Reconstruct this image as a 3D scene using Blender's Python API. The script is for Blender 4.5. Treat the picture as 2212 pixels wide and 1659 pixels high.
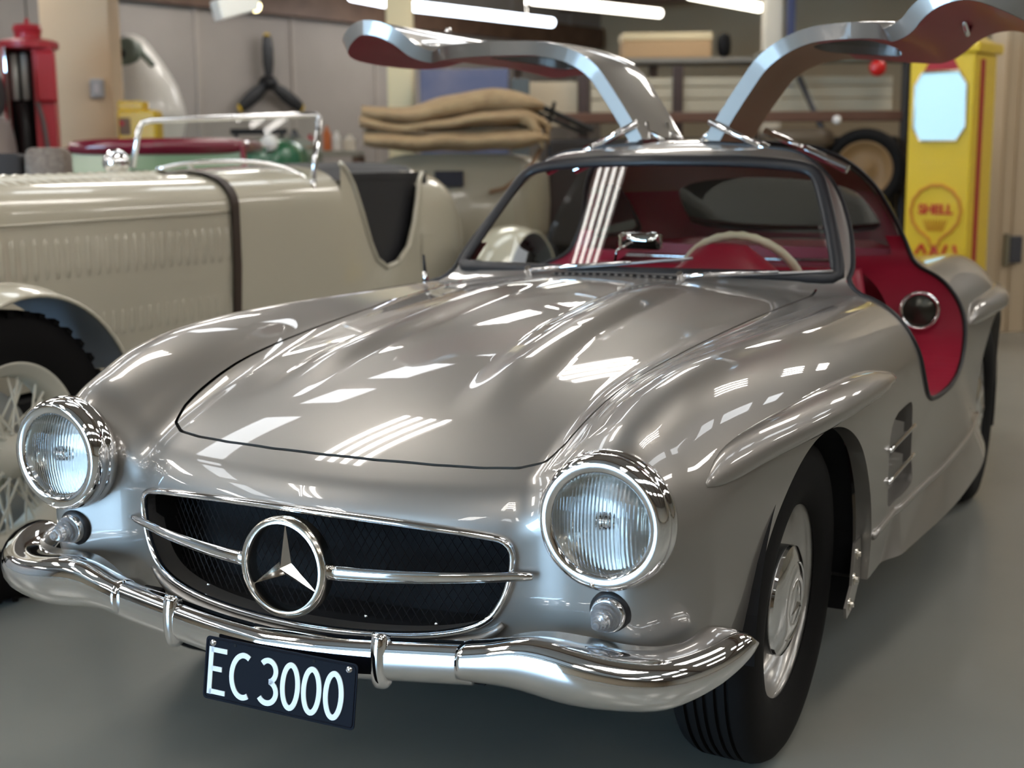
import bpy, bmesh, math, random
import numpy as np
from mathutils import Vector, Matrix, Euler

random.seed(7); np.random.seed(7)
for o in list(bpy.data.objects): bpy.data.objects.remove(o, do_unlink=True)
SC = bpy.context.scene
COL = SC.collection

# ------------------------------------------------------------------ camera
IMW, IMH = 2212, 1659
CAM = np.array([1.4542, -2.6409, 1.2688])
YAW, PITCH, ROLL, FPX = 0.4725, -0.1698, -0.0084, 2854.5
_cp, _sp, _cy, _sy = math.cos(PITCH), math.sin(PITCH), math.cos(YAW), math.sin(YAW)
FWD = np.array([-_sy*_cp, _cy*_cp, _sp]); _r = np.array([_cy, _sy, 0.0]); _u = np.cross(_r, FWD)
RGT = math.cos(ROLL)*_r + math.sin(ROLL)*_u
UPV = -math.sin(ROLL)*_r + math.cos(ROLL)*_u
cam_data = bpy.data.cameras.new('camera'); cam = bpy.data.objects.new('camera', cam_data); COL.objects.link(cam)
cam.matrix_world = Matrix(((RGT[0], UPV[0], -FWD[0], CAM[0]), (RGT[1], UPV[1], -FWD[1], CAM[1]), (RGT[2], UPV[2], -FWD[2], CAM[2]), (0, 0, 0, 1)))
cam_data.sensor_fit = 'HORIZONTAL'; cam_data.sensor_width = 36.0; cam_data.lens = FPX/IMW*36.0
cam_data.clip_start = 0.05; cam_data.clip_end = 200
cam_data.dof.use_dof = True; cam_data.dof.focus_distance = 2.45
cam_data.dof.aperture_fstop = 3.4; cam_data.dof.aperture_blades = 0
SC.camera = cam

# ------------------------------------------------------------------ world, exposure, large lights
world = bpy.data.worlds.new('daylight'); SC.world = world; world.use_nodes = True
bg = world.node_tree.nodes['Background']; bg.inputs[0].default_value = (0.44, 0.71, 1.0, 1); bg.inputs[1].default_value = 20.0
SC.view_settings.view_transform = 'Standard'; SC.view_settings.look = 'None'
SC.view_settings.gamma = 1.0; SC.view_settings.use_curve_mapping = False
SC.view_settings.exposure = 0.0

TUBE_E, SKY_E, DIAL_E = 20.0, 4.5, 0.35
def px(u, v, depth):
    """point seen at pixel (u,v) at the given distance along the optical axis"""
    d = FWD + RGT*(u-IMW/2)/FPX - UPV*(v-IMH/2)/FPX
    return CAM + d*depth
def ray_plane(u, v, p0, n):
    d = FWD + RGT*(u-IMW/2)/FPX - UPV*(v-IMH/2)/FPX
    p0 = np.array(p0, float); n = np.array(n, float)
    return CAM + d*(((p0-CAM) @ n)/(d @ n))

# ------------------------------------------------------------------ materials
MATS = {}
def mat(name, col=(0.5, 0.5, 0.5), metal=0.0, rough=0.5, spec=0.5, coat=0.0, emit=None, estr=0.0, alpha=None, trans=0.0, ior=1.45, noise=None, bump=None, coat_rough=0.03, sheen=0.0):
    if name in MATS: return MATS[name]
    m = bpy.data.materials.new(name); m.use_nodes = True; nt = m.node_tree; b = nt.nodes['Principled BSDF']
    b.inputs['Base Color'].default_value = (*col, 1); b.inputs['Metallic'].default_value = metal
    b.inputs['Roughness'].default_value = rough; b.inputs['Specular IOR Level'].default_value = spec
    b.inputs['Coat Weight'].default_value = coat; b.inputs['Coat Roughness'].default_value = coat_rough
    b.inputs['IOR'].default_value = ior; b.inputs['Transmission Weight'].default_value = trans
    if sheen: b.inputs['Sheen Weight'].default_value = sheen
    if emit: b.inputs['Emission Color'].default_value = (*emit, 1); b.inputs['Emission Strength'].default_value = estr
    if noise or bump:
        tc = nt.nodes.new('ShaderNodeTexCoord')
    if noise:       # (scale, second colour, low, high)
        n = nt.nodes.new('ShaderNodeTexNoise'); n.inputs['Scale'].default_value = noise[0]; n.inputs['Detail'].default_value = 6
        nt.links.new(tc.outputs['Object'], n.inputs['Vector'])
        r = nt.nodes.new('ShaderNodeValToRGB'); r.color_ramp.elements[0].position = noise[2]; r.color_ramp.elements[1].position = noise[3]
        r.color_ramp.elements[0].color = (*col, 1); r.color_ramp.elements[1].color = (*noise[1], 1)
        nt.links.new(n.outputs['Fac'], r.inputs[0]); nt.links.new(r.outputs[0], b.inputs['Base Color'])
    if bump:        # (scale, strength, distance)
        n2 = nt.nodes.new('ShaderNodeTexNoise'); n2.inputs['Scale'].default_value = bump[0]; n2.inputs['Detail'].default_value = 5
        nt.links.new(tc.outputs['Object'], n2.inputs['Vector'])
        bp = nt.nodes.new('ShaderNodeBump'); bp.inputs['Strength'].default_value = bump[1]; bp.inputs['Distance'].default_value = bump[2]
        nt.links.new(n2.outputs['Fac'], bp.inputs['Height']); nt.links.new(bp.outputs[0], b.inputs['Normal'])
    MATS[name] = m; return m
def glass_mat(name, tint=(1, 1, 1), refl=1.0, rough=0.0):
    """thin pane: see-through with fresnel reflection"""
    if name in MATS: return MATS[name]
    m = bpy.data.materials.new(name); m.use_nodes = True; nt = m.node_tree
    for n in list(nt.nodes): nt.nodes.remove(n)
    out = nt.nodes.new('ShaderNodeOutputMaterial'); tr = nt.nodes.new('ShaderNodeBsdfTransparent'); gl = nt.nodes.new('ShaderNodeBsdfGlossy')
    tr.inputs[0].default_value = (*tint, 1); gl.inputs['Roughness'].default_value = rough
    fr = nt.nodes.new('ShaderNodeFresnel'); fr.inputs[0].default_value = 1.5
    mu = nt.nodes.new('ShaderNodeMath'); mu.operation = 'MULTIPLY'; mu.inputs[1].default_value = refl
    mx = nt.nodes.new('ShaderNodeMixShader')
    nt.links.new(fr.outputs[0], mu.inputs[0]); nt.links.new(mu.outputs[0], mx.inputs[0])
    nt.links.new(tr.outputs[0], mx.inputs[1]); nt.links.new(gl.outputs[0], mx.inputs[2]); nt.links.new(mx.outputs[0], out.inputs[0])
    MATS[name] = m; return m

SILVER = mat('silver_paint', (0.30, 0.28, 0.26), metal=0.72, rough=0.40, coat=1.0, coat_rough=0.0); SILVER.node_tree.nodes['Principled BSDF'].inputs['Coat IOR'].default_value = 1.65
CHROME = mat('chrome', (0.86, 0.86, 0.87), metal=1.0, rough=0.045)
CHROME_WARM = mat('satin_nickel', (0.72, 0.68, 0.61), metal=1.0, rough=0.16)
RUBBER = mat('black_rubber', (0.012, 0.012, 0.014), rough=0.45)
TYRE = mat('tyre_rubber', (0.006, 0.0055, 0.0055), rough=0.75, spec=0.22, bump=(60, 0.15, 0.002))
BLACK = mat('matt_black', (0.004, 0.004, 0.005), rough=0.85)
RED = mat('red_leather', (0.33, 0.010, 0.035), rough=0.42, bump=(180, 0.12, 0.001))
BEIGE = mat('beige_headliner', (0.36, 0.25, 0.17), rough=0.85)
GLASS = glass_mat('clear_glass', (0.93, 0.96, 0.94), 1.0)

# ------------------------------------------------------------------ object helpers
def setp(o, label=None, cat=None, group=None, kind=None):
    if label: o['label'] = label
    if cat: o['category'] = cat
    if group: o['group'] = group
    if kind: o['kind'] = kind
    return o
def empty(name, loc=(0, 0, 0), rotz=0.0, parent=None, **k):
    o = bpy.data.objects.new(name, None); COL.objects.link(o); o.location = loc; o.rotation_euler = (0, 0, rotz); o.empty_display_size = 0.1
    if parent: o.parent = parent
    return setp(o, **k)
def mesh_obj(name, V, Fc, material, parent=None, smooth=True, normals=None, **k):
    me = bpy.data.meshes.new(name); me.from_pydata(np.asarray(V, float).tolist(), [], [tuple(f) for f in Fc]); me.update()
    if smooth: me.polygons.foreach_set('use_smooth', [True]*len(me.polygons))
    if normals is not None: me.normals_split_custom_set_from_vertices(np.asarray(normals, float).tolist())
    if material: me.materials.append(material)
    o = bpy.data.objects.new(name, me); COL.objects.link(o)
    if parent: o.parent = parent
    return setp(o, **k)
def bm_obj(name, bm, material, parent=None, smooth=False, angle=None, **k):
    me = bpy.data.meshes.new(name); bm.normal_update(); bm.to_mesh(me); bm.free()
    if smooth: me.polygons.foreach_set('use_smooth', [True]*len(me.polygons))
    if angle is not None:
        me.polygons.foreach_set('use_smooth', [True]*len(me.polygons)); me.set_sharp_from_angle(angle=math.radians(angle))
    if material: me.materials.append(material)
    o = bpy.data.objects.new(name, me); COL.objects.link(o)
    if parent: o.parent = parent
    return setp(o, **k)
class MB:
    """collects shapes into one mesh"""
    def __init__(s): s.V = []; s.F = []
    def add(s, V, Fc):
        n = len(s.V); s.V += [tuple(v) for v in V]; s.F += [tuple(i+n for i in f) for f in Fc]; return s
    def box(s, c, d, M=None):
        hx, hy, hz = d[0]/2, d[1]/2, d[2]/2
        V = [Vector((sx*hx, sy*hy, sz*hz)) for sx in (-1, 1) for sy in (-1, 1) for sz in (-1, 1)]
        if M is not None: V = [M @ v for v in V]
        V = [v+Vector(c) for v in V]
        return s.add(V, [(0, 1, 3, 2), (4, 6, 7, 5), (0, 4, 5, 1), (2, 3, 7, 6), (0, 2, 6, 4), (1, 5, 7, 3)])
    def tube(s, pts, rad, n=12, caps=True, closed=False, up=None, prof=None):
        """tube along points; rad number or list; prof: list of (a,b) section multipliers"""
        P = [np.array(p, float) for p in pts]; m = len(P)
        R = [rad]*m if np.isscalar(rad) else list(rad)
        if prof is None: prof = [(math.cos(2*math.pi*i/n), math.sin(2*math.pi*i/n)) for i in range(n)]
        n = len(prof); V = []; Fc = []; prev = None
        for i in range(m):
            if closed: t = P[(i+1) % m]-P[i-1]
            else: t = P[min(i+1, m-1)]-P[max(i-1, 0)]
            t = t/(np.linalg.norm(t)+1e-12)
            if up is not None: a = np.array(up, float)
            elif prev is None: a = np.array([0, 0, 1.0]) if abs(t[2]) < 0.9 else np.array([1.0, 0, 0])
            else: a = prev
            a = a-t*(a @ t); a = a/(np.linalg.norm(a)+1e-12); prev = a; b = np.cross(t, a)
            for (ca, cb) in prof: V.append(P[i]+(a*ca+b*cb)*R[i])
        k = m if closed else m-1
        for i in range(k):
            for j in range(n):
                i2 = (i+1) % m; j2 = (j+1) % n
                Fc.append((i*n+j, i2*n+j, i2*n+j2, i*n+j2))
        if caps and not closed: Fc.append(tuple(range(n))); Fc.append(tuple(range((m-1)*n, m*n))[::-1])
        return s.add(V, Fc)
    def lathe(s, prof, n=48, M=None, close=False):
        """prof: list of (r,h), revolved about local z; M places it"""
        V = []; Fc = []; m = len(prof)
        for i in range(n):
            a = 2*math.pi*i/n
            for (r, h) in prof:
                v = Vector((r*math.cos(a), r*math.sin(a), h)); V.append(M @ v if M is not None else v)
        for i in range(n):
            i2 = (i+1) % n
            for j in range(m if close else m-1):
                j2 = (j+1) % m
                if prof[j][0] < 1e-6: Fc.append((i*m+j, i2*m+j2, i*m+j2)) if prof[j2][0] > 1e-6 else None
                elif prof[j2][0] < 1e-6: Fc.append((i*m+j, i2*m+j, i*m+j2))
                else: Fc.append((i*m+j, i2*m+j, i2*m+j2, i*m+j2))
        return s.add(V, Fc)
    def prism(s, poly, z0, z1, M=None):
        n = len(poly); V = [Vector((p[0], p[1], z0)) for p in poly]+[Vector((p[0], p[1], z1)) for p in poly]
        if M is not None: V = [M @ v for v in V]
        return s.add(V, [tuple(range(n))[::-1], tuple(range(n, 2*n))]+[(i, (i+1) % n, n+(i+1) % n, n+i) for i in range(n)])
    def grid(s, fn, us, vs):
        V = [fn(u, v) for u in us for v in vs]; b = len(vs)
        return s.add(V, [(i*b+j, (i+1)*b+j, (i+1)*b+j+1, i*b+j+1) for i in range(len(us)-1) for j in range(b-1)])
    def build(s, name, material, parent=None, smooth=False, angle=None, bevel=0.0, **k):
        bm = bmesh.new(); vs = [bm.verts.new(tuple(map(float, v))) for v in s.V]
        for f in s.F:
            try: bm.faces.new([vs[i] for i in f])
            except ValueError: pass
        bmesh.ops.remove_doubles(bm, verts=bm.verts, dist=1e-5)
        bmesh.ops.recalc_face_normals(bm, faces=bm.faces)
        o = bm_obj(name, bm, material, parent, smooth, angle, **k)
        if bevel:
            md = o.modifiers.new('bevel', 'BEVEL'); md.width = bevel; md.segments = 2; md.limit_method = 'ANGLE'; md.angle_limit = math.radians(40)
        return o
def axisM(origin, z, x=None):
    z = Vector(z).normalized(); x = Vector(x) if x is not None else (Vector((1, 0, 0)) if abs(z.x) < 0.9 else Vector((0, 1, 0)))
    x = (x-z*x.dot(z)).normalized(); y = z.cross(x)
    return Matrix(((x.x, y.x, z.x, origin[0]), (x.y, y.y, z.y, origin[1]), (x.z, y.z, z.z, origin[2]), (0, 0, 0, 1)))
def copy_tree(root, parent=None):
    c = root.copy(); COL.objects.link(c)
    if parent: c.parent = parent
    for ch in [o for o in bpy.data.objects if o.parent == root]: copy_tree(ch, c)
    return c

# natural cubic spline through points, linear outside
def spl(xs, ys):
    xs = np.array(xs, float); ys = np.array(ys, float); n = len(xs); h = np.diff(xs)
    A = np.eye(n); b = np.zeros(n)
    for i in range(1, n-1):
        A[i, i-1] = h[i-1]; A[i, i] = 2*(h[i-1]+h[i]); A[i, i+1] = h[i]; b[i] = 6*((ys[i+1]-ys[i])/h[i]-(ys[i]-ys[i-1])/h[i-1])
    M2 = np.linalg.solve(A, b)
    def f(x):
        x = np.asarray(x, float); i = np.clip(np.searchsorted(xs, x)-1, 0, n-2); hh = h[i]
        xc = np.clip(x, xs[0], xs[-1]); a = (xs[i+1]-xc)/hh; c = (xc-xs[i])/hh
        v = a*ys[i]+c*ys[i+1]+((a**3-a)*M2[i]+(c**3-c)*M2[i+1])*hh*hh/6
        s0 = (ys[1]-ys[0])/h[0]-h[0]*M2[1]/6; s1 = (ys[-1]-ys[-2])/h[-1]+h[-1]*M2[-2]/6
        return v+np.where(x < xs[0], (x-xs[0])*s0, 0)+np.where(x > xs[-1], (x-xs[-1])*s1, 0)
    return f

# ================================================================== implicit car body
def smin(a, b, k): h = np.clip(0.5+0.5*(b-a)/k, 0, 1); return b*(1-h)+a*h-k*h*(1-h)
def smax(a, b, k): return -smin(-a, -b, k)
def rmax(a, b, r, p=2.2):
    ua = np.maximum(a+r, 0); ub = np.maximum(b+r, 0)
    return (ua**p+ub**p)**(1/p)-r+np.minimum(np.maximum(a+r, b+r), 0)
def rmin(a, b, r): return -rmax(-a, -b, r, 2.0)

s_zh = spl([-0.75, -0.68, -0.60, -0.50, -0.36, -0.15, 0.10, 0.40, 0.70, 0.95, 1.3, 2.0, 2.6, 3.0, 3.4, 3.8],
           [0.620, 0.662, 0.710, 0.757, 0.803, 0.850, 0.884, 0.912, 0.931, 0.941, 0.945, 0.945, 0.915, 0.86, 0.76, 0.60])
s_zc = spl([-0.70, -0.62, -0.56, -0.50, -0.42, -0.36, -0.27, -0.15, 0.0, 0.25, 0.55, 0.95, 1.3, 1.7, 2.1, 2.4, 2.8, 3.2, 3.7],
           [0.748, 0.782, 0.806, 0.829, 0.857, 0.871, 0.885, 0.893, 0.897, 0.898, 0.895, 0.888, 0.876, 0.876, 0.90, 0.905, 0.88, 0.81, 0.66])
s_xc = spl([-0.7, -0.4, 0.0, 0.6, 1.4, 2.4, 3.6], [0.612, 0.660, 0.715, 0.735, 0.72, 0.69, 0.60])
s_cf = spl([-0.7, -0.5, -0.36, 0.0, 0.5, 1.0, 2.0, 3.6], [4.2, 3.0, 2.2, 1.25, 0.85, 0.75, 1.0, 1.2])
s_w = spl([-0.75, -0.60, -0.5, -0.4, -0.2, 0.0, 0.3, 0.8, 1.2, 1.6, 2.0, 2.4, 2.8, 3.2, 3.5, 3.8],
          [0.715, 0.738, 0.757, 0.778, 0.812, 0.836, 0.848, 0.845, 0.841, 0.839, 0.840, 0.866, 0.812, 0.745, 0.66, 0.52])
s_yf = spl([0.0, 0.12, 0.25, 0.36, 0.43, 0.49, 0.55, 0.61, 0.67, 0.75, 0.9], [-0.700, -0.694, -0.676, -0.650, -0.628, -0.618, -0.626, -0.640, -0.640, -0.600, -0.50])
s_zr = spl([0.9, 1.15, 1.30, 1.5, 1.8, 2.1, 2.4, 2.7, 3.0], [1.15, 1.268, 1.306, 1.322, 1.305, 1.245, 1.15, 1.03, 0.89])
s_wr = spl([0.8, 1.1, 1.4, 1.7, 2.1, 2.5, 3.0], [0.625, 0.648, 0.655, 0.65, 0.60, 0.50, 0.34])
def y_ws(X, z): return 0.868+(z-0.94)*0.92+0.47*X*X+0.10*(z-0.94)*X
def dome(X, y):
    cx = 0.205+0.05*np.clip((0.1-y)/0.6, 0, 1)
    wy = np.clip((y+0.47)/0.30, 0, 1); wy = wy*wy*(3-2*wy); we = np.clip((0.86-y)/0.45, 0, 1); we = we*we*(3-2*we)
    q = np.clip(1-((X-cx)/0.085)**2, 0, 1)
    return 0.020*wy*we*q*q
def top_h(X, y):
    hood = s_zh(y)-0.175*X*X+dome(X, y)
    fen = s_zc(y)-s_cf(y)*(X-s_xc(y))**2
    return smax(hood, fen, 0.045)
def body_f(X, y, z, cabin=True):
    X = np.abs(X)
    T = (z-top_h(X, y))*0.93
    S = X-s_w(y)+0.15*np.maximum(0.50-z, 0)**2+1.2*np.maximum(0.50-z, 0)**2*np.clip((-0.3-y)/0.2, 0, 1)+0.75*np.maximum(z-0.62, 0)**2
    f = rmax(T, S, 0.15)
    zt = np.maximum(0.50-z, 0)
    Fr = s_yf(X)-y+0.9*zt**2+0.25*np.maximum(z-0.62, 0)**2
    rf = 0.055+0.045*np.clip((X-0.4)/0.15, 0, 1)
    f = rmax(f, Fr*0.97, rf)
    f = rmax(f, (y-3.76+0.5*X*X)*0.9, 0.2)
    f = rmax(f, 0.235-z, 0.02)
    if cabin:
        R = (z-s_zr(y)+0.19*X*X)*0.92
        Sd = (X-s_wr(y)+0.42*(z-0.93)+0.35*np.maximum(z-0.93, 0)**2)*0.9
        g = rmax(R, Sd, 0.10)
        Wn = (y_ws(X, z)-y)*0.72
        g = rmax(g, Wn, 0.028)
        f = rmin(f, g, 0.035)
    return f
def grad_f(P, fn, e=5e-4):
    g = np.zeros_like(P)
    for k in range(3):
        d = np.zeros(3); d[k] = e
        g[:, k] = (fn(*(P+d).T)-fn(*(P-d).T))/(2*e)
    return g
def surface_net(fn, lo, hi, h):
    ax = [np.arange(lo[k], hi[k]+h, h) for k in range(3)]
    n = [len(a) for a in ax]
    c = 4; nc = [(m-1)//c+2 for m in n]
    Xc, Yc, Zc = np.meshgrid(*[lo[k]+h*c*np.arange(nc[k]) for k in range(3)], indexing='ij')
    Dc = fn(Xc, Yc, Zc).astype(np.float32)
    near = np.abs(Dc) < c*h*1.6
    nb = near[:-1, :-1, :-1].copy()
    for a in (0, 1):
        for b in (0, 1):
            for d in (0, 1): nb |= near[a:nc[0]-1+a, b:nc[1]-1+b, d:nc[2]-1+d]
    big = np.repeat(np.repeat(np.repeat(Dc[:-1, :-1, :-1], c, 0), c, 1), c, 2)[:n[0], :n[1], :n[2]]
    msk = np.repeat(np.repeat(np.repeat(nb, c, 0), c, 1), c, 2)[:n[0], :n[1], :n[2]]
    D = big.copy(); pi = np.argwhere(msk)
    D[msk] = fn(*(np.array(lo)+h*pi).T).astype(np.float32)
    s = D < 0
    cs = np.zeros((n[0]-1, n[1]-1, n[2]-1), np.int8)
    for a in (0, 1):
        for b in (0, 1):
            for c in (0, 1): cs += s[a:n[0]-1+a, b:n[1]-1+b, c:n[2]-1+c]
    cell = (cs > 0) & (cs < 8); idx = np.full(cell.shape, -1, np.int64); I = np.argwhere(cell); idx[cell] = np.arange(len(I))
    acc = np.zeros((len(I), 3)); cnt = np.zeros(len(I))
    for k in range(3):
        for a in (0, 1):
            for b in (0, 1):
                o0 = [0, 0, 0]; o0[(k+1) % 3] = a; o0[(k+2) % 3] = b; o1 = list(o0); o1[k] = 1
                d0 = D[I[:, 0]+o0[0], I[:, 1]+o0[1], I[:, 2]+o0[2]].astype(float); d1 = D[I[:, 0]+o1[0], I[:, 1]+o1[1], I[:, 2]+o1[2]].astype(float)
                m = (d0 < 0) != (d1 < 0); t = np.where(m, d0/np.where(m, d0-d1, 1), 0)
                p = I+np.array(o0); p = p.astype(float); p[:, k] += t
                acc[m] += p[m]; cnt[m] += 1
    V = np.array(lo)+h*acc/cnt[:, None]
    quads = []
    for k in range(3):
        a, b = (k+1) % 3, (k+2) % 3
        sl0 = [slice(None)]*3; sl1 = [slice(None)]*3; sl0[k] = slice(0, -1); sl1[k] = slice(1, None)
        ch = s[tuple(sl0)] != s[tuple(sl1)]
        E = np.argwhere(ch); ok = (E[:, a] > 0) & (E[:, b] > 0) & (E[:, a] < n[a]-1) & (E[:, b] < n[b]-1); E = E[ok]
        neg = s[tuple(E.T)]
        def cid(da, db):
            q = E.copy(); q[:, a] -= da; q[:, b] -= db; return idx[tuple(q.T)]
        Q = np.stack([cid(1, 1), cid(0, 1), cid(0, 0), cid(1, 0)], 1)
        Q[~neg] = Q[~neg][:, ::-1]; quads.append(Q)
    Q = np.concatenate(quads)
    for it in range(2):
        f = fn(*V.T); g = grad_f(V, fn); V = V-np.clip(f/np.maximum((g*g).sum(1), .05), -h, h)[:, None]*g
    g = grad_f(V, fn); N = g/np.linalg.norm(g, axis=1)[:, None]
    return V, N, [tuple(q) for q in Q.tolist()]

class Sheet:
    """polygon sheet with normals that can be trimmed by a level-set"""
    def __init__(s, V, N, Fc): s.V = np.asarray(V, float); s.N = np.asarray(N, float); s.F = Fc
    def split(s, fn):
        """returns (part where fn>=0, part where fn<0)"""
        val = np.asarray(fn(s.V), float); val = np.where(np.abs(val) < 1e-7, 1e-7, val); pos = (val > 0).tolist()
        V = s.V.tolist(); N = s.N.tolist(); cache = {}; A = []; B = []
        def cut(i, j):
            k = (i, j) if i < j else (j, i)
            if k not in cache:
                t = val[i]/(val[i]-val[j]); p = s.V[i]*(1-t)+s.V[j]*t; nn = s.N[i]*(1-t)+s.N[j]*t
                V.append(tuple(p)); N.append(tuple(nn/np.linalg.norm(nn))); cache[k] = len(V)-1
            return cache[k]
        for f in s.F:
            c = 0
            for i in f: c += pos[i]
            if c == len(f): A.append(f)
            elif c == 0: B.append(f)
            else:
                pa = []; pb = []; n = len(f)
                for q in range(n):
                    i, j = f[q], f[(q+1) % n]
                    (pa if pos[i] else pb).append(i)
                    if pos[i] != pos[j]: c_ = cut(i, j); pa.append(c_); pb.append(c_)
                if len(pa) > 2: A.append(tuple(pa))
                if len(pb) > 2: B.append(tuple(pb))
        return Sheet(V, N, A).compact(), Sheet(V, N, B).compact()
    def keep(s, fn): return s.split(fn)[0]
    def drop(s, fn): return s.split(fn)[1]
    def compact(s):
        flat = np.fromiter((i for f in s.F for i in f), np.int64); u = np.unique(flat); mp = np.zeros(len(s.V), np.int64); mp[u] = np.arange(len(u))
        mp = mp.tolist(); return Sheet(s.V[u], s.N[u], [tuple([mp[i] for i in f]) for f in s.F])
    def boundary(s):
        cnt = {}
        for f in s.F:
            for q in range(len(f)):
                i, j = f[q], f[(q+1) % len(f)]; k = (min(i, j), max(i, j)); cnt[k] = None if k in cnt else (i, j)
        return [e for e in cnt.values() if e]
    def flange(s, sel, vec):
        """folds the selected boundary edges by vec(p, n) -> offset"""
        E = np.array(s.boundary()); ok = sel(s.V[E[:, 0]]) & sel(s.V[E[:, 1]]); E = E[ok].tolist()
        V = list(s.V); N = list(s.N); Fc = list(s.F)
        for i, j in E:
            p, q = s.V[i], s.V[j]; dp = vec(p, s.N[i]); dq = vec(q, s.N[j]); nn = np.cross(q-p, dp); nn = nn/(np.linalg.norm(nn)+1e-12)
            b = len(V); V += [p, q, q+dq, p+dp]; N += [-nn]*4; Fc.append((b+1, b, b+3, b+2))
        return Sheet(V, N, Fc)
    def offset(s, d, flip=False): return Sheet(s.V+s.N*d, -s.N if flip else s.N, [f[::-1] for f in s.F] if flip else s.F)
    def obj(s, name, material, parent=None, **k):
        return mesh_obj(name, s.V, s.F, material, parent, True, s.N, **k)
def poly_sdf(P, poly):
    """signed distance of 2-D points to a closed polygon, negative inside"""
    P = np.asarray(P, float); Q = np.array([tuple(p) for p in poly]); lo = Q.min(0)-0.05; hi = Q.max(0)+0.05
    inb = ((P >= lo) & (P <= hi)).all(1)
    if not inb.all():
        out = np.full(len(P), 0.05)
        if inb.any(): out[inb] = poly_sdf(P[inb], poly)
        return out
    d = np.full(len(P), 1e9); ins = np.zeros(len(P), bool); n = len(poly)
    for i in range(n):
        a = np.array(poly[i], float); b = np.array(poly[(i+1) % n], float); e = b-a; w = P-a
        t = np.clip((w @ e)/(e @ e), 0, 1); d = np.minimum(d, np.linalg.norm(w-t[:, None]*e, axis=1))
        c = ((a[1] > P[:, 1]) != (b[1] > P[:, 1])) & (P[:, 0] < (b[0]-a[0])*(P[:, 1]-a[1])/(b[1]-a[1]+1e-15)+a[0]); ins ^= c
    return np.where(ins, -d, d)
def round_poly(poly, n=8, r=0.5):
    """Chaikin-smoothed polygon"""
    for _ in range(n):
        q = []
        for i in range(len(poly)):
            a = np.array(poly[i]); b = np.array(poly[(i+1) % len(poly)]); q += [a*.75+b*.25, a*.25+b*.75]
        poly = q
        if len(poly) > 400: break
    return poly

# ================================================================== the hall
E1 = np.array([0.189, 0.982, 0]); E2 = np.array([0.982, -0.189, 0])
def room(a, b, z): p = np.array([CAM[0], CAM[1], 0])+E1*a+E2*b; return (float(p[0]), float(p[1]), z)
RZ = math.atan2(-E2[1], E2[0])*-1
RM = Euler((0, 0, RZ)).to_matrix()
def rbox(name, a0, a1, b0, b1, z0, z1, m, parent=None, bevel=0.0, **k):
    return MB().box(room((a0+a1)/2, (b0+b1)/2, (z0+z1)/2), (b1-b0, a1-a0, z1-z0), RM).build(name, m, parent, bevel=bevel, **k)
CEIL_H = 3.35
FLOOR_M = mat('polished_concrete', (0.225, 0.225, 0.198), rough=0.24, spec=0.45, noise=(0.9, (0.265, 0.262, 0.232), 0.35, 0.7), bump=(35, 0.05, 0.002))
WALL_M = mat('wall_panel_grey', (0.28, 0.25, 0.228), rough=0.7, noise=(1.5, (0.32, 0.285, 0.26), 0.3, 0.7))
CREAM_M = mat('cream_paint', (0.60, 0.49, 0.36), rough=0.6)
CEIL_M = mat('ceiling_board', (0.42, 0.36, 0.31), rough=0.7, noise=(2.0, (0.36, 0.30, 0.25), 0.3, 0.7))
WOOD_M = mat('dark_timber', (0.085, 0.045, 0.028), rough=0.55, noise=(6, (0.14, 0.08, 0.05), 0.3, 0.7))
rbox('floor', -9, 17, -11, 11, -0.1, 0.0, FLOOR_M, kind='structure')
rbox('ceiling', -9, 17, -11, 11, CEIL_H, CEIL_H+0.1, CEIL_M, kind='structure')
WL = rbox('wall_left', -9, 17, -10.7, -10.5, 0, CEIL_H, WALL_M, kind='structure')
WB = rbox('wall_back', 15.5, 15.7, -11, 11, 0, CEIL_H, mat('back_wall_beige', (0.46, 0.37, 0.25), rough=0.7), kind='structure')
WR = rbox('wall_right', -9, 17, 9.5, 9.7, 0, CEIL_H, CREAM_M, kind='structure')
WF = empty('wall_front', room(-8, 0, 0), kind='structure')
for nm, b0, b1, z0, z1 in (('wall_panel', -11, -7.0, 0, CEIL_H), ('wall_panel', -1.6, 11, 0, CEIL_H), ('lintel', -7.0, -1.6, 2.9, CEIL_H)):
    o = rbox(nm, -8.1, -7.9, b0, b1, z0, z1, CREAM_M); o.parent = WF; o.matrix_parent_inverse = Matrix.Translation(room(-8, 0, 0)).inverted()
# wall boards and their cover strips on the left wall
for i in range(12):
    rbox('cover_strip', 1.0+i*1.25, 1.05+i*1.25, -10.5, -10.48, 0, CEIL_H, mat('strip_grey', (0.34, 0.30, 0.27), rough=0.7), WL)
rbox('wall_plate', -9, 15.4, -10.5, -10.38, 2.72, 2.98, WOOD_M, WL)
# ceiling beams
for i in range(7):
    rbox('ceiling_beam', -6+i*3.4, -5.84+i*3.4, -10.4, 9.4, CEIL_H-0.22, CEIL_H, WOOD_M, label='dark timber beam across the hall ceiling', cat='beam', group='ceiling beams')
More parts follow.
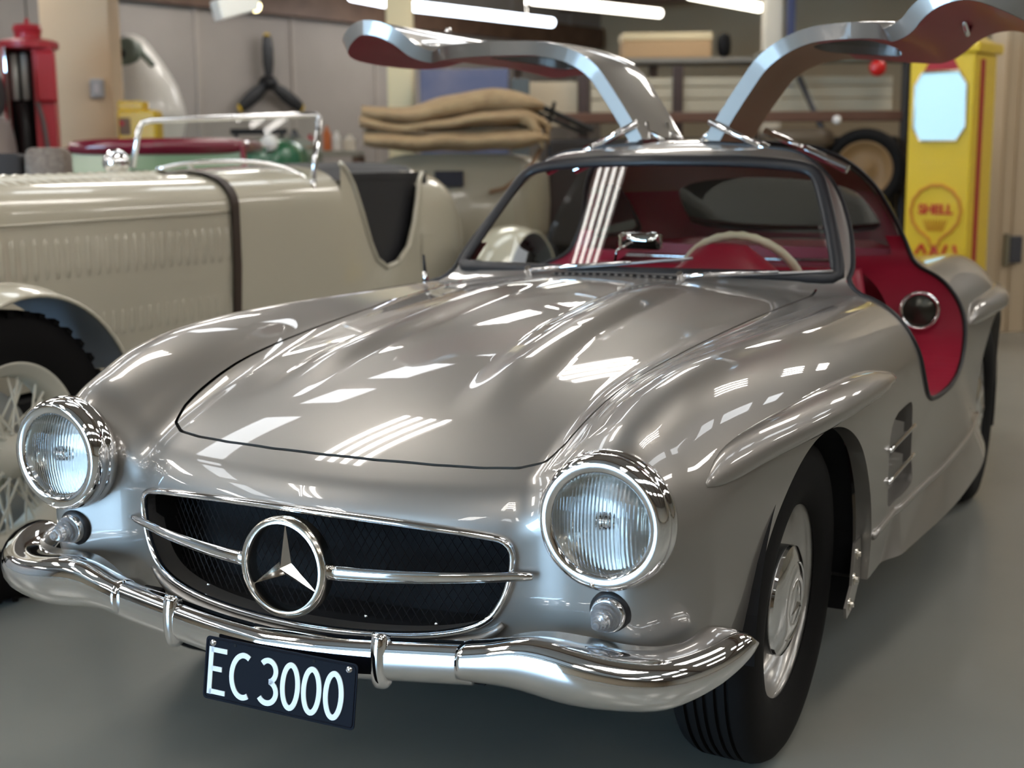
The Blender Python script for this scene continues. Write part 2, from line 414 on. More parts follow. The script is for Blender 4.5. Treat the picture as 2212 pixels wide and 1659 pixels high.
# fluorescent fittings: tray with tubes
TUBE_M = mat('lit_tube', (1, 1, 1), emit=(1.0, 0.95, 0.88), estr=TUBE_E)
TRAY_M = mat('grey_tray', (0.16, 0.16, 0.155), rough=0.5)
proto = None
def fitting(a, b, label, z=CEIL_H-0.30):
    global proto
    if proto is None:
        R_ = empty('fluorescent_light', (0, 0, 0))
        t = MB().box((0, 0, 0.045), (0.46, 1.30, 0.03)); t.box((-0.235, 0, 0.02), (0.012, 1.30, 0.07)); t.box((0.235, 0, 0.02), (0.012, 1.30, 0.07)); t.build('tray', TRAY_M, R_)
        for x in (-0.165, -0.055, 0.055, 0.165):
            MB().tube([(x, -0.62, 0), (x, 0, 0), (x, 0.62, 0)], 0.021, 8).build('tube', TUBE_M, R_, smooth=True)
        for y in (-0.4, 0.4): MB().tube([(0, y, 0.06), (0, y, 0.30)], 0.006, 6).build('hanger', CHROME, R_)
        proto = R_; o = R_
    else: o = copy_tree(proto)
    o.location = room(a, b, z); o.rotation_euler = (0, 0, RZ)
    setp(o, label, 'light', 'fluorescent ceiling lights')
rows = ['in the added row brightening the left wall,', 'over the left bay', 'over the cream open car', 'over the silver coupe', 'over the right aisle']
for j, b in enumerate((-9.3, -6.2, -3.4, -0.6, 2.6)):  # the row nearest the left wall is added to brighten that wall
    for i in range(6): fitting(-2.9+i*2.75, b, 'white four-tube fluorescent light, %s from the open door' % ('first second third fourth fifth sixth'.split()[i]+' ' + rows[j],))
# translucent roof panels
SKY_M = mat('roof_skylight', (0.9, 0.9, 0.88), emit=(0.93, 0.97, 1.0), estr=SKY_E)
for j, b in enumerate((-5.0, 1.0)):
    for i in range(7):
        o = rbox('skylight', -4.3+i*2.0, -2.8+i*2.0, b-0.22, b+0.22, CEIL_H-0.012, CEIL_H-0.002, SKY_M, label='pale translucent roof panel, %s from the open door in the %s row' % ('first second third fourth fifth sixth seventh eighth'.split()[i], ('left', 'right')[j]), cat='skylight', group='translucent roof panels')

# ================================================================== silver gullwing car: shell
CAR = empty('sports_car', (0, 0, 0), label='silver coupe with both gullwing doors raised and a black number plate', cat='car')
H = 0.0105
V, N, Q = surface_net(body_f, (-0.92, -0.74, 0.215), (0.92, 3.80, 1.35), H)
shell = Sheet(V, N, Q)
WZ = 0.345
# hood outline in plan
_hl = [(0.0, -0.600), (0.12, -0.596), (0.24, -0.583), (0.33, -0.566), (0.395, -0.545), (0.437, -0.512), (0.452, -0.465), (0.457, -0.42), (0.470, -0.25), (0.487, 0.0), (0.508, 0.3), (0.530, 0.6), (0.548, 0.9), (0.553, 0.98)]
HOOD_POLY = [np.array(p) for p in _hl]+[np.array((-x, y)) for x, y in _hl[::-1][:-1]]
_pp = []
for i in range(len(HOOD_POLY)): _pp.append(tuple(HOOD_POLY[i]))
def hood_val(P): 
    v = poly_sdf(P[:, :2], _pp); return np.where(P[:, 2] < 0.6, 1.0, v)
def cowl_val(P): return P[:, 1]-(y_ws(np.abs(P[:, 0]), 0.94)-0.045)     # behind this line: cowl
def wind_poly_val(P):
    X = np.abs(P[:, 0]); v = poly_sdf(np.stack([X, P[:, 2]], 1), WIND_POLY)
    return np.where((P[:, 1] < y_ws(X, P[:, 2])+0.05) & (P[:, 1] > 0.7), v, 1.0)
WIND_POLY = round_poly([(-0.3, 0.945), (0.30, 0.943), (0.50, 0.938), (0.595, 0.932), (0.592, 0.955), (0.555, 1.05), (0.515, 1.14), (0.478, 1.215), (0.43, 1.237), (0.30, 1.250), (0.15, 1.256), (-0.3, 1.258)], 3)
DOOR_POLY = round_poly([(0.955, 0.905), (0.944, 0.875), (0.946, 0.84), (0.962, 0.77), (1.02, 0.66), (1.10, 0.595), (1.30, 0.575), (1.55, 0.575), (1.70, 0.60), (1.79, 0.67), (1.835, 0.76), (1.88, 0.85), (1.94, 0.92), (1.945, 0.98), (1.92, 1.06), (1.84, 1.16), (1.73, 1.26), (1.67, 1.33), (1.66, 1.45), (1.325, 1.45), (1.32, 1.30), (1.30, 1.225), (1.20, 1.08), (1.115, 0.995), (1.065, 0.945), (1.02, 0.92)], 2)
s_df = spl([0.0, 0.40, 0.56, 0.62, 0.67, 0.72, 0.77, 0.82, 0.9], [1.04, 1.04, 1.04, 1.03, 1.008, 0.986, 0.970, 0.961, 0.955])
def door_val(P):
    X = np.abs(P[:, 0]); v = poly_sdf(P[:, 1:3], DOOR_POLY); v = np.maximum(v, 0.095-X); return np.maximum(v, np.where(P[:, 2] > 0.70, s_df(X)-P[:, 1], -1.0))
GR = round_poly([(-0.395, 0.608), (-0.20, 0.624), (0.0, 0.629), (0.20, 0.624), (0.395, 0.608), (0.425, 0.592), (0.428, 0.555), (0.412, 0.49), (0.375, 0.440), (0.28, 0.413), (0.14, 0.401), (0.0, 0.398), (-0.14, 0.401), (-0.28, 0.413), (-0.375, 0.440), (-0.412, 0.49), (-0.428, 0.555), (-0.425, 0.592)], 2)
def grille_val(P): return np.where(P[:, 1] < -0.45, poly_sdf(P[:, [0, 2]], GR), 1.0)
def arch_val(P, yc, r): return np.where(np.abs(P[:, 0]) > 0.45, np.hypot(P[:, 1]-yc, P[:, 2]-WZ)-r, 1.0)
REARW = round_poly([(-0.40, 0.965), (0.40, 0.965), (0.39, 1.08), (0.33, 1.18), (0.0, 1.21), (-0.33, 1.18), (-0.39, 1.08)], 2)
def rear_val(P): return np.where((P[:, 1] > 2.0) & (P[:, 2] > 0.95), poly_sdf(P[:, [0, 2]], REARW), 1.0)
QTR = round_poly([(2.00, 0.965), (1.99, 1.05), (1.95, 1.12), (1.89, 1.185), (2.0, 1.18), (2.15, 1.12), (2.30, 1.03), (2.38, 0.965)], 2)
def qtr_val(P): return np.where((np.abs(P[:, 0]) > 0.36), poly_sdf(P[:, 1:3], QTR), 1.0)
VENT = round_poly([(0.545, 0.640), (0.80, 0.643), (0.845, 0.630), (0.85, 0.56), (0.85, 0.46), (0.84, 0.425), (0.78, 0.415), (0.57, 0.415), (0.54, 0.43), (0.535, 0.52)], 2)
def vent_val(P): return np.where(np.abs(P[:, 0]) > 0.7, poly_sdf(P[:, 1:3], VENT), 1.0)

BOT = lambda P: 0.292+0.085*np.clip((-0.25-P[:, 1])/0.1, 0, 1)-0.02*np.clip((-0.42-P[:, 1])/0.1, 0, 1)*np.clip((0.6-np.abs(P[:, 0]))/0.12, 0, 1)
shell = shell.keep(lambda P: P[:, 2]-BOT(P))                                     # open underneath
shell = shell.keep(lambda P: arch_val(P, 0.0, 0.372)).keep(lambda P: arch_val(P, 2.4, 0.365))
shell = shell.keep(grille_val).keep(wind_poly_val)
shell, door_sheet = shell.split(door_val)
door_sheet = door_sheet.keep(lambda P: -0.005-door_val(P))
shell, rear_glass = shell.split(rear_val)
shell, qtr_glass = shell.split(qtr_val)
shell, vent_sheet = shell.split(vent_val)
hood_zone = lambda P: np.maximum(hood_val(P), cowl_val(P))
body, hood = shell.split(lambda P: np.maximum(hood_val(P)-0.0034, cowl_val(P)))
seam = hood.keep(lambda P: hood_val(P)+0.016).offset(-0.009)
hood = hood.keep(lambda P: -0.0030-hood_val(P))
# folded edges
_sx = lambda p, d: np.array([-d*np.sign(p[0]), 0, 0])
body = body.flange(lambda P: np.abs(arch_val(P, 0.0, 0.372)) < 0.003, lambda p, n: _sx(p, 0.035))
body = body.flange(lambda P: np.abs(arch_val(P, 2.4, 0.365)) < 0.003, lambda p, n: _sx(p, 0.04))
body = body.flange(lambda P: np.abs(grille_val(P)) < 0.002, lambda p, n: np.array([0, 0.05, 0]))
body = body.flange(lambda P: np.abs(vent_val(P)) < 0.002, lambda p, n: _sx(p, 0.05))
body = body.flange(lambda P: np.abs(P[:, 2]-BOT(P)) < 1e-3, lambda p, n: _sx(p, 0.10))
hood = hood.flange(lambda P: np.abs(hood_val(P)+0.0030) < 0.002, lambda p, n: -n*0.009)
body.obj('body_shell', SILVER, CAR)
hood.obj('hood', SILVER, CAR)
seam.obj('hood_seam', BLACK, CAR)
# ------------------------------------------------------------------ silver car: cabin, doors, trim
def solve_x(y, z):
    xs = np.linspace(0.0, 0.95, 400); f = body_f(xs, np.full_like(xs, y), np.full_like(xs, z)); i = np.where(f < 0)[0]
    if len(i) == 0: return 0.6
    i = i[-1]; return float(xs[i]-f[i]*(xs[i+1]-xs[i])/(f[i+1]-f[i])) if i < 399 else 0.95
def solve_z(x, y):
    zs = np.linspace(0.3, 1.4, 500); f = body_f(np.full_like(zs, x), np.full_like(zs, y), zs); i = np.where(f < 0)[0][-1]
    return float(zs[i]-f[i]*(zs[i+1]-zs[i])/(f[i+1]-f[i]))
def solve_y(x, z, lo=-0.8, hi=-0.3):
    ys = np.linspace(lo, hi, 500); f = body_f(np.full_like(ys, x), ys, np.full_like(ys, z)); i = np.where(f < 0)[0][0]
    return float(ys[i-1]-f[i-1]*(ys[i]-ys[i-1])/(f[i]-f[i-1])) if i > 0 else lo
def smooth_path(pts, n):
    P = np.array(pts, float); t = np.r_[0, np.cumsum(np.linalg.norm(np.diff(P, axis=0), axis=1))]
    S = [spl(t, P[:, k]) for k in range(P.shape[1])]; q = np.linspace(0, t[-1], n)
    return np.stack([f(q) for f in S], 1)
def loft(rings, cap=True):
    m = MB(); n = len(rings[0]); V = [p for r in rings for p in r]
    Fc = [(i*n+j, (i+1)*n+j, (i+1)*n+(j+1) % n, i*n+(j+1) % n) for i in range(len(rings)-1) for j in range(n)]
    if cap: Fc += [tuple(range(n)), tuple(range((len(rings)-1)*n, len(rings)*n))[::-1]]
    return m.add(V, Fc)

# cabin lining: inside face of the pillars and roof
lin = body.keep(lambda P: np.minimum(P[:, 1]-1.05, P[:, 2]-0.90)).keep(lambda P: 2.9-P[:, 1]).offset(-0.016, True)
hi_, lo_ = lin.split(lambda P: P[:, 2]-1.135)
hi_.obj('headliner', BEIGE, CAR, label='beige cloth headliner')
lo_.obj('pillar_trim', RED, CAR, label='red leather pillar trim')
sill = Sheet(body.V, body.N, body.F)
n0 = len(sill.F); sill = sill.flange(lambda P: (np.abs(door_val(P)) < 0.003) & (P[:, 2] < 1.0), lambda p, n: _sx(p, 0.24) if p[2] < 0.93 else _sx(p, 0.06))
sill = Sheet(sill.V, sill.N, sill.F[n0:]).compact()
for sg in (1, -1): sill.keep(lambda P: P[:, 0]*sg).obj('door_jamb', RED, CAR, label='wide red leather door jamb')
glass_dark = glass_mat('rear_glass', (0.25, 0.24, 0.23), 0.25)
rear_glass.obj('rear_window', glass_dark, CAR)
for sg in (1, -1):
    q = qtr_glass.keep(lambda P: P[:, 0]*sg)
    q.obj('quarter_window', glass_dark, CAR)
# black seals around the door openings
for sg in (1, -1):
    pts = [(x, 1.322, solve_z(x, 1.322)) for x in np.linspace(0.10, 0.40, 8)]
    poly = [tuple(p) for p in DOOR_POLY]; k0 = min(range(len(poly)), key=lambda i: abs(poly[i][0]-1.31)+abs(poly[i][1]-1.262)); seq = [poly[(k0-i) % len(poly)] for i in range(len(poly))]
    if seq[5][1] > seq[0][1]: seq = [poly[(k0+i) % len(poly)] for i in range(len(poly))]
    seq = [p for p in seq if p[1] < 1.262]
    for y, z in seq:
        x = solve_x(y, z)
        if z > 0.70 and y < s_df(x):
            continue
        pts.append((x, y, z))
    if True:
        sh = [(x, float(s_df(x)), solve_z(x, float(s_df(x)))) for x in np.linspace(0.65, 0.80, 10)]
        cut = [i for i in range(1, len(pts)) if pts[i-1][2]-pts[i][2] > 0.05 and pts[i][1] < 1.2]
        if cut: pts = [p for p in pts[:cut[0]] if p[2] > sh[0][2]+0.035]+sh+[p for p in pts[cut[0]:] if p[2] < sh[-1][2]-0.01 or p[1] > 1.3]
    pts += [(x, 1.70, solve_z(x, 1.70)) for x in np.linspace(0.42, 0.10, 8)]
    pts = smooth_path([p for i, p in enumerate(pts) if i == 0 or np.linalg.norm(np.array(p)-np.array(pts[i-1])) > 0.004], 150)
    MB().tube([(sg*p[0], p[1], p[2]) for p in pts], 0.0075, 8).build('door_seal', RUBBER, CAR, smooth=True)

# doors, swung up on the roof hinges
DOOR_WIN = round_poly([(1.20, 1.0), (1.26, 1.07), (1.34, 1.165), (1.40, 1.195), (1.62, 1.195), (1.72, 1.15), (1.80, 1.07), (1.82, 1.0)], 2)
def win_val(P): return np.where(P[:, 2] > 0.9, poly_sdf(P[:, 1:3], DOOR_WIN), 1.0)
ANG = math.radians(61.5)
def swing(sg, V):
    V = np.array(V, float).copy(); rx = V[:, 0]*sg-0.095; rz = V[:, 2]-1.312; a = ANG
    x = rx*math.cos(a)-rz*math.sin(a); z = rx*math.sin(a)+rz*math.cos(a); out = V.copy(); out[:, 0] = sg*(x+0.095); out[:, 2] = z+1.318; return out
def swing_sheet(sg, sh):
    d0 = swing(sg, np.zeros((1, 3))); return Sheet(swing(sg, sh.V), swing(sg, sh.N)-d0, sh.F)
for sg, side in ((1, 'near'), (-1, 'far')):
    half = door_sheet.keep(lambda P: P[:, 0]*sg)
    frame, pane = half.split(win_val)
    skin = frame.flange(lambda P: P[:, 2] > 0, lambda p, n: -n*0.045)
    D = swing_sheet(sg, skin).obj('door', SILVER, CAR, label='silver gullwing door swung up on the %s side' % ('near' if sg > 0 else 'far'))
    inner = frame.offset(-0.046, True)
    up, dn = inner.split(lambda P: P[:, 2]-1.13)
    swing_sheet(sg, up).obj('roof_lining', BEIGE, D, label='beige roof lining of the door')
    swing_sheet(sg, dn).obj('door_lining', RED, D, label='red leather door lining')
    swing_sheet(sg, pane.offset(-0.02)).obj('window_glass', GLASS, D)
    # padded lower panel and pull handle on the inside
    m = MB(); c = swing(sg, np.array([[sg*0.735, 1.35, 0.80], [sg*0.735, 1.50, 0.80]])); m.tube([c[0], c[0]*0.5+c[1]*0.5+np.array([0, 0, -0.03]), c[1]], 0.008, 8)
    m.build('pull_handle', CHROME, D, smooth=True)
    e = swing(sg, np.array([[sg*0.862, 1.62, 0.735]]))[0]; MB().lathe([(0, 0.012), (0.008, 0.012), (0.012, 0.0)], 12, axisM(e, (0, 0, 1))).build('latch', CHROME, D, smooth=True)
    for ax_, ay_, az_, bx_, by_ in ((0.118, 1.316, 1.372, 0.44, 1.335), (0.195, 1.655, 1.348, 0.475, 1.63)):
        a = np.array([sg*ax_, ay_, az_]); b = np.array([sg*bx_, by_, 1.222])
        S = MB().tube([a, a+(b-a)*0.6], 0.0115, 12).build('door_strut', CHROME, CAR, smooth=True)
        MB().tube([a+(b-a)*0.5, b], 0.0145, 14).build('strut_sleeve', CHROME, S, angle=40)
    for y in (1.40, 1.58):
        z0 = solve_z(0.085, y); MB().tube([(sg*0.06, y, z0-0.002), (sg*0.085, y, z0+0.018), (sg*0.115, y, z0+0.03), (sg*0.12, y, z0+0.06)], 0.007, 8).build('door_hinge', CHROME, CAR, smooth=True)

# windscreen
us = np.linspace(-0.60, 0.60, 61); vs = np.linspace(0.925, 1.262, 25)
Vg = [(x, y_ws(abs(x), z)-0.002, z) for x in us for z in vs]
Fg = [(i*25+j, (i+1)*25+j, (i+1)*25+j+1, i*25+j+1) for i in range(60) for j in range(24)]
gs = Sheet(Vg, np.tile([0, -0.74, 0.67], (len(Vg), 1)), Fg)
gn = np.array([[-(2*0.47*p[0]+0.1*(p[2]-0.94)*np.sign(p[0])), 1.0, -0.92] for p in gs.V])*-1; gs.N = gn/np.linalg.norm(gn, axis=1)[:, None]
gs = gs.keep(lambda P: -poly_sdf(np.stack([np.abs(P[:, 0]), P[:, 2]], 1), WIND_POLY))
gs.obj('windscreen', GLASS, CAR)
wp = [(0, 0.9445)]+[tuple(p) for p in WIND_POLY if p[0] > 0.02]+[(0, 1.2575)]
if wp[1][1] > 1.1: wp = [(0, 0.9445)]+[tuple(p) for p in WIND_POLY if p[0] > 0.02][::-1]+[(0, 1.2575)]
half = smooth_path(sorted(set(wp), key=lambda p: wp.index(p)), 70)
ring = [(x, z) for x, z in half]+[(-x, z) for x, z in half[::-1][1:-1]]
rp = [(x, y_ws(abs(x), z)-0.003, z) for x, z in ring]
prof = [(1.0*math.cos(t), 0.62*math.sin(t)) for t in np.linspace(0, 2*math.pi, 12, endpoint=False)]
cen = np.array([0, 1.0, 1.1]); rings = []
for i in range(len(rp)):
    p = np.array(rp[i]); t = np.array(rp[(i+1) % len(rp)])-np.array(rp[i-1]); t /= np.linalg.norm(t); nn = np.array([-(0.94*p[0]), 1, -0.92])*-1.0; nn /= np.linalg.norm(nn); b = np.cross(t, nn); b /= np.linalg.norm(b)
    w = 0.021 if p[2] > 1.1 or abs(p[0]) > 0.5 else 0.017
    rings.append([p+b*w*c_+nn*w*s_ for c_, s_ in prof])
rings.append(rings[0]); loft(rings, False).build('windscreen_seal', RUBBER, CAR, smooth=True)
# cowl vent slats under the glass
cv = MB(); 
for i in range(17):
    x = -0.185+i*0.0225; y = y_ws(abs(x), 0.93)-0.035; z = solve_z(x, y)
    MB().box((x, y-0.004, z+0.002), (0.009, 0.018, 0.006), Euler((0, 0, 0.5)).to_matrix()).build('cowl_vent_slat', SILVER, CAR)
m = MB().grid(lambda x, t: (x, y_ws(abs(x), 0.93)-0.052+0.034*t, solve_z(x, y_ws(abs(x), 0.93)-0.052+0.034*t)+0.0012), np.linspace(-0.19, 0.19, 30), [0, 0.5, 1]); m.build('cowl_vent', BLACK, CAR)
# wipers
for (bx, by_off, tip, midz) in ((-0.272, 0.03, (0.215, 0.985), 0), (0.205, 0.03, (0.585, 0.952), 0)):
    def wpt(x, z, off=0.03): return np.array([x, y_ws(abs(x), z)-off, z])
    a = wpt(bx, 0.938, 0.05); e = wpt(*tip); mid = wpt(bx*0.35+tip[0]*0.65, 0.938*0.35+tip[1]*0.65+0.004, 0.034)
    arm = MB().tube([a, a*0.6+mid*0.4+np.array([0, -0.004, 0.004]), mid], [0.008, 0.0055, 0.004], 8).build('wiper_arm', CHROME, CAR, smooth=True)
    MB().lathe([(0, 0.014), (0.009, 0.014), (0.012, 0.0), (0.012, -0.02)], 14, axisM(a, (0, -0.6, 0.8))).build('wiper_pivot', CHROME, arm, angle=40)
    bl = [wpt(bx*(1-t)+tip[0]*t, 0.938*(1-t)+tip[1]*t, 0.024) for t in np.linspace(0.24, 1.0, 9)]
    MB().tube(bl, 0.0042, 6).build('wiper_blade', mat('wiper_grey', (0.45, 0.43, 0.42), metal=0.7, rough=0.35), arm, smooth=True)
    
# interior
tub = MB().box((0, 1.3, 0.33), (1.30, 1.7, 0.04)); tub.build('floor_pan', BLACK, CAR)
MB().box((0, 0.15, 0.46), (0.80, 1.15, 0.22)).build('engine_bay', BLACK, CAR)
MB().box((0, 0.96, 0.60), (1.28, 0.04, 0.46)).build('firewall', BLACK, CAR)
rings = []
for x in np.linspace(-0.60, 0.60, 25):
    hump = 0.095*math.exp(-((x-0.235)/0.13)**4)
    c = (x, 1.13+0.10*x*x, 0.835); rings.append([(x, c[1]+0.10*math.cos(t), c[2]+(0.085+hump)*math.sin(t) if math.sin(t) > 0 else c[2]+0.20*math.sin(t)) for t in np.linspace(0, 2*math.pi, 20, endpoint=False)])
loft(rings).build('dashboard', RED, CAR, smooth=True, label='red padded dashboard with a hooded instrument hump')
sw_c = Vector((0.235, 1.315, 0.845)); Msw = axisM(sw_c, (0, 0.88, 0.36))
SWm = MB(); SWm.tube([Msw @ Vector((0.2*math.cos(t), 0.2*math.sin(t), 0)) for t in np.linspace(0, 2*math.pi, 64, endpoint=False)], [0.0135+0.0015*math.cos(t*30) for t in np.linspace(0, 2*math.pi, 64, endpoint=False)], 10, closed=True)
IVORY = mat('ivory_plastic', (0.72, 0.66, 0.50), rough=0.3)
SW = SWm.build('steering_wheel', IVORY, CAR, smooth=True, label='ivory steering wheel')
for a in (0.2, math.pi-0.2): MB().tube([Msw @ Vector((0.03*math.cos(a), 0.03*math.sin(a), -0.02)), Msw @ Vector((0.19*math.cos(a), 0.19*math.sin(a), 0))], 0.008, 8).build('spoke', CHROME, SW, smooth=True)
MB().lathe([(0, 0.0), (0.03, -0.002), (0.045, -0.02), (0.03, -0.05), (0, -0.05)], 24, Msw).build('horn_button', IVORY, SW, smooth=True)
MB().tube([Msw @ Vector((0, 0, -0.04)), Msw @ Vector((0, 0, -0.30))], 0.022, 12).build('steering_column', BLACK, SW, smooth=True)
m = MB().grid(lambda x, t: (x, 2.06+0.10*t-0.02*math.cos(x*4), 0.45+0.49*t), np.linspace(-0.54, 0.54, 20), np.linspace(0, 1, 6)); m.grid(lambda x, t: (x*(1-0.3*t), 2.16-0.02*math.cos(x*4)+0.4*t, 0.94), np.linspace(-0.52, 0.52, 20), [0, .5, 1]); m.build('rear_bulkhead', RED, CAR, smooth=True)
MB().tube([(x, 2.045-0.02*math.cos(x*4), 0.90) for x in np.linspace(-0.53, 0.53, 20)], 0.006, 8).build('chrome_rail', CHROME, CAR, smooth=True)
for sx in (0.30, -0.30):
    rings = []
    for t in np.linspace(0, 1, 10):
        z = 0.42+0.47*t; y = 1.70+0.16*t; w = 0.23-0.05*max(0, t-0.6)/0.4; d = 0.07-0.02*t
        rings.append([(sx+w*math.copysign(abs(math.cos(a))**0.6, math.cos(a)), y+d*math.sin(a), z) for a in np.linspace(0, 2*math.pi, 20, endpoint=False)])
    loft(rings).build('seat_back', RED, CAR, smooth=True)
    rings = [[(sx+0.24*k*math.copysign(abs(math.cos(a))**0.5, math.cos(a)), 1.50+0.24*k*math.copysign(abs(math.sin(a))**0.5, math.sin(a)), z) for a in np.linspace(0, 2*math.pi, 24, endpoint=False)] for z, k in ((0.36, 0.95), (0.44, 1.0), (0.475, 0.93), (0.485, 0.6))]
    loft(rings).build('seat_cushion', RED, CAR, smooth=True)
# round chrome-rimmed speaker on the rear jamb
Mr = axisM((0.688, 1.785, 0.765), (0.12, -1, 0.05))
spk = MB().lathe([(0.064, -0.006), (0.064, 0.010), (0.058, 0.015), (0.052, 0.010), (0.050, 0.002)], 40, Mr).build('jamb_ring', CHROME, CAR, smooth=True, label='round chrome ring with dark mesh on the red jamb')
MB().lathe([(0, 0.012), (0.03, 0.009), (0.051, 0.001)], 30, Mr).build('dark_mesh', mat('dark_mirror', (0.06, 0.06, 0.05), metal=0.6, rough=0.2), spk, smooth=True)
# rear-view mirror on the scuttle
mr = []
for t in np.linspace(-1, 1, 9):
    w = 0.028*(1-0.25*t**4); mr.append([(0.02+0.068*t, 1.0-0.022*(1-t**4)*max(0, -math.cos(a))+0.006*max(0, math.cos(a)), 1.023+w*math.sin(a)) for a in np.linspace(0, 2*math.pi, 16, endpoint=False)])
MI = loft(mr).build('interior_mirror', CHROME, CAR, smooth=True)
MB().tube([(0.0, 0.978, 1.02), (-0.035, 0.955, 0.998), (-0.04, 0.95, 0.96)], 0.005, 8).build('mirror_stem', CHROME, MI, smooth=True)
# aerial on the far wing
AN = MB().tube([(-0.72, 1.01, 0.875), (-0.722, 1.01, 0.91)], [0.011, 0.008], 10).build('aerial', CHROME, CAR, smooth=True)
MB().tube([(-0.722, 1.01, 0.905), (-0.726, 1.01, 0.965)], [0.006, 0.004], 8).build('aerial_tip', RUBBER, AN, smooth=True)
# ------------------------------------------------------------------ silver car: front end
LENS = bpy.data.materials.new('fluted_lens'); LENS.use_nodes = True; _nt = LENS.node_tree; _b = _nt.nodes['Principled BSDF']
_b.inputs['Base Color'].default_value = (0.97, 0.98, 0.97, 1); _b.inputs['Transmission Weight'].default_value = 1.0; _b.inputs['Roughness'].default_value = 0.0; _b.inputs['IOR'].default_value = 1.35
_tc = _nt.nodes.new('ShaderNodeTexCoord'); _wv = _nt.nodes.new('ShaderNodeTexWave'); _wv.wave_type = 'BANDS'; _wv.bands_direction = 'X'; _wv.inputs['Scale'].default_value = 46; _wv.inputs['Distortion'].default_value = 0.0
_bp = _nt.nodes.new('ShaderNodeBump'); _bp.inputs['Strength'].default_value = 0.6; _bp.inputs['Distance'].default_value = 0.0016
_nt.links.new(_tc.outputs['Object'], _wv.inputs['Vector']); _nt.links.new(_wv.outputs['Fac'], _bp.inputs['Height']); _nt.links.new(_bp.outputs[0], _b.inputs['Normal'])
CLEAR = mat('clear_plastic', (0.86, 0.87, 0.88), rough=0.05, trans=0.8, ior=1.3)
for sg in (1, -1):
    M = axisM((sg*0.615, -0.640, 0.665), (0, -1, 0.0), (1, 0, 0))
    hl = MB().lathe([(0.100, -0.015), (0.119, -0.012), (0.1205, 0.0), (0.119, 0.010), (0.1165, 0.013), (0.1185, 0.016), (0.118, 0.028), (0.1150, 0.039), (0.109, 0.0455), (0.104, 0.0475), (0.0925, 0.0455), (0.0885, 0.0425), (0.0875, 0.036)], 72, M).build('headlight', CHROME, CAR, smooth=True, label='round headlight in a deep chrome rim, %s side' % ('near' if sg > 0 else 'far'))
    MB().lathe([(0.0, 0.062), (0.03, 0.0595), (0.06, 0.053), (0.08, 0.0445), (0.0885, 0.039)], 64, M).build('lens', LENS, hl, smooth=True)
    MB().lathe([(0.0885, 0.034), (0.085, 0.015), (0.070, -0.012), (0.050, -0.030), (0.028, -0.042), (0.014, -0.045), (0.0, -0.045)], 48, M).build('reflector', mat('reflector_silver', (0.80, 0.77, 0.68), metal=1.0, rough=0.05), hl, smooth=True)
    MB().lathe([(0.0, 0.022), (0.008, 0.021), (0.013, 0.012), (0.015, -0.01), (0.013, -0.04)], 20, M).build('bulb', CHROME, hl, smooth=True)
    MB().lathe([(0, 0.003), (0.004, 0.002), (0.005, 0)], 12, axisM((sg*0.615-0.012, -0.686, 0.665-0.1045), (0, -1, 0))).build('screw', CHROME_WARM, hl, smooth=True)
    ys = solve_y(sg*0.617, 0.50)
    M = axisM((sg*0.617, ys+0.004, 0.50), (0, -1, -0.06), (1, 0, 0))
    tl = MB().lathe([(0.0, 0.008), (0.031, 0.008), (0.0385, 0.004), (0.039, -0.008)], 32, M).build('turn_signal', RUBBER, CAR, smooth=True, label='beehive turn signal below the %s headlight' % ('near' if sg > 0 else 'far'))
    MB().lathe([(0.031, 0.006), (0.031, 0.016), (0.029, 0.020), (0.026, 0.021)], 32, M).build('chrome_base', CHROME, tl, smooth=True)
    pr = []; 
    for i in range(6):
        r = 0.0290-0.0040*i; h0 = 0.019+i*0.0082
        pr += [(r, h0), (r-0.0004, h0+0.0058), (r-0.0034, h0+0.0080)]
    pr += [(0.005, 0.069), (0.0, 0.070)]
    MB().lathe(pr, 32, M).build('beehive_lens', CLEAR, tl, angle=25)
    MB().lathe([(0.0, 0.045), (0.006, 0.044), (0.010, 0.036), (0.010, 0.02)], 16, M).build('bulb', CHROME, tl, smooth=True)

# grille frame, bars, star, mesh
def yg(x, z): return float(s_yf(abs(x)))+0.9*max(0.50-z, 0)**2-0.002
gr = [tuple(p) for p in GR]; grp = smooth_path(gr+[gr[0]], 161)[:-1]
fr = MB(); pf = [(math.cos(t), 0.8*math.sin(t)) for t in np.linspace(0, 2*math.pi, 10, endpoint=False)]
fr.tube([(x, yg(x, z)-0.002, z) for x, z in grp], 0.0085, closed=True, up=(0, -1, 0), prof=pf)
GF = fr.build('grille_frame', CHROME, CAR, smooth=True)
lo = [(x*1.035, z) for x, z in grp if z < 0.47]; lo = sorted(lo, key=lambda p: p[0])
MB().tube([(x, yg(x, z)-0.001, z-0.021) for x, z in lo], [0.002+0.0115*min(1, (0.44-abs(x))/0.1) for x, z in lo], 12).build('grille_lip', SILVER, CAR, smooth=True)
for i, x in enumerate((-0.26, -0.12, 0.13, 0.27)): MB().lathe([(0, 0.003), (0.003, 0.002), (0.004, 0)], 10, axisM((x, yg(x, 0.42)+0.03, 0.425), (0, -0.6, 0.8))).build('rivet', CHROME, GF, smooth=True)
m = MB().grid(lambda x, t: (x, yg(x, 0.4)+0.045+0.10*t, 0.396+0.022*t), np.linspace(-0.38, 0.38, 24), [0, .5, 1]); m.grid(lambda x, t: (x, yg(x, 0.6)+0.045+0.10*t, 0.622-0.02*t), np.linspace(-0.40, 0.40, 24), [0, .5, 1])
for sg in (1, -1): m.grid(lambda z, t: (sg*(0.425-0.02*t), -0.60+0.12*t, z), np.linspace(0.40, 0.62, 8), [0, 1])
m.build('grille_duct', BLACK, CAR)
def ymesh(x): return yg(x, 0.5)+0.085
mm = MB(); W_ = 0.43
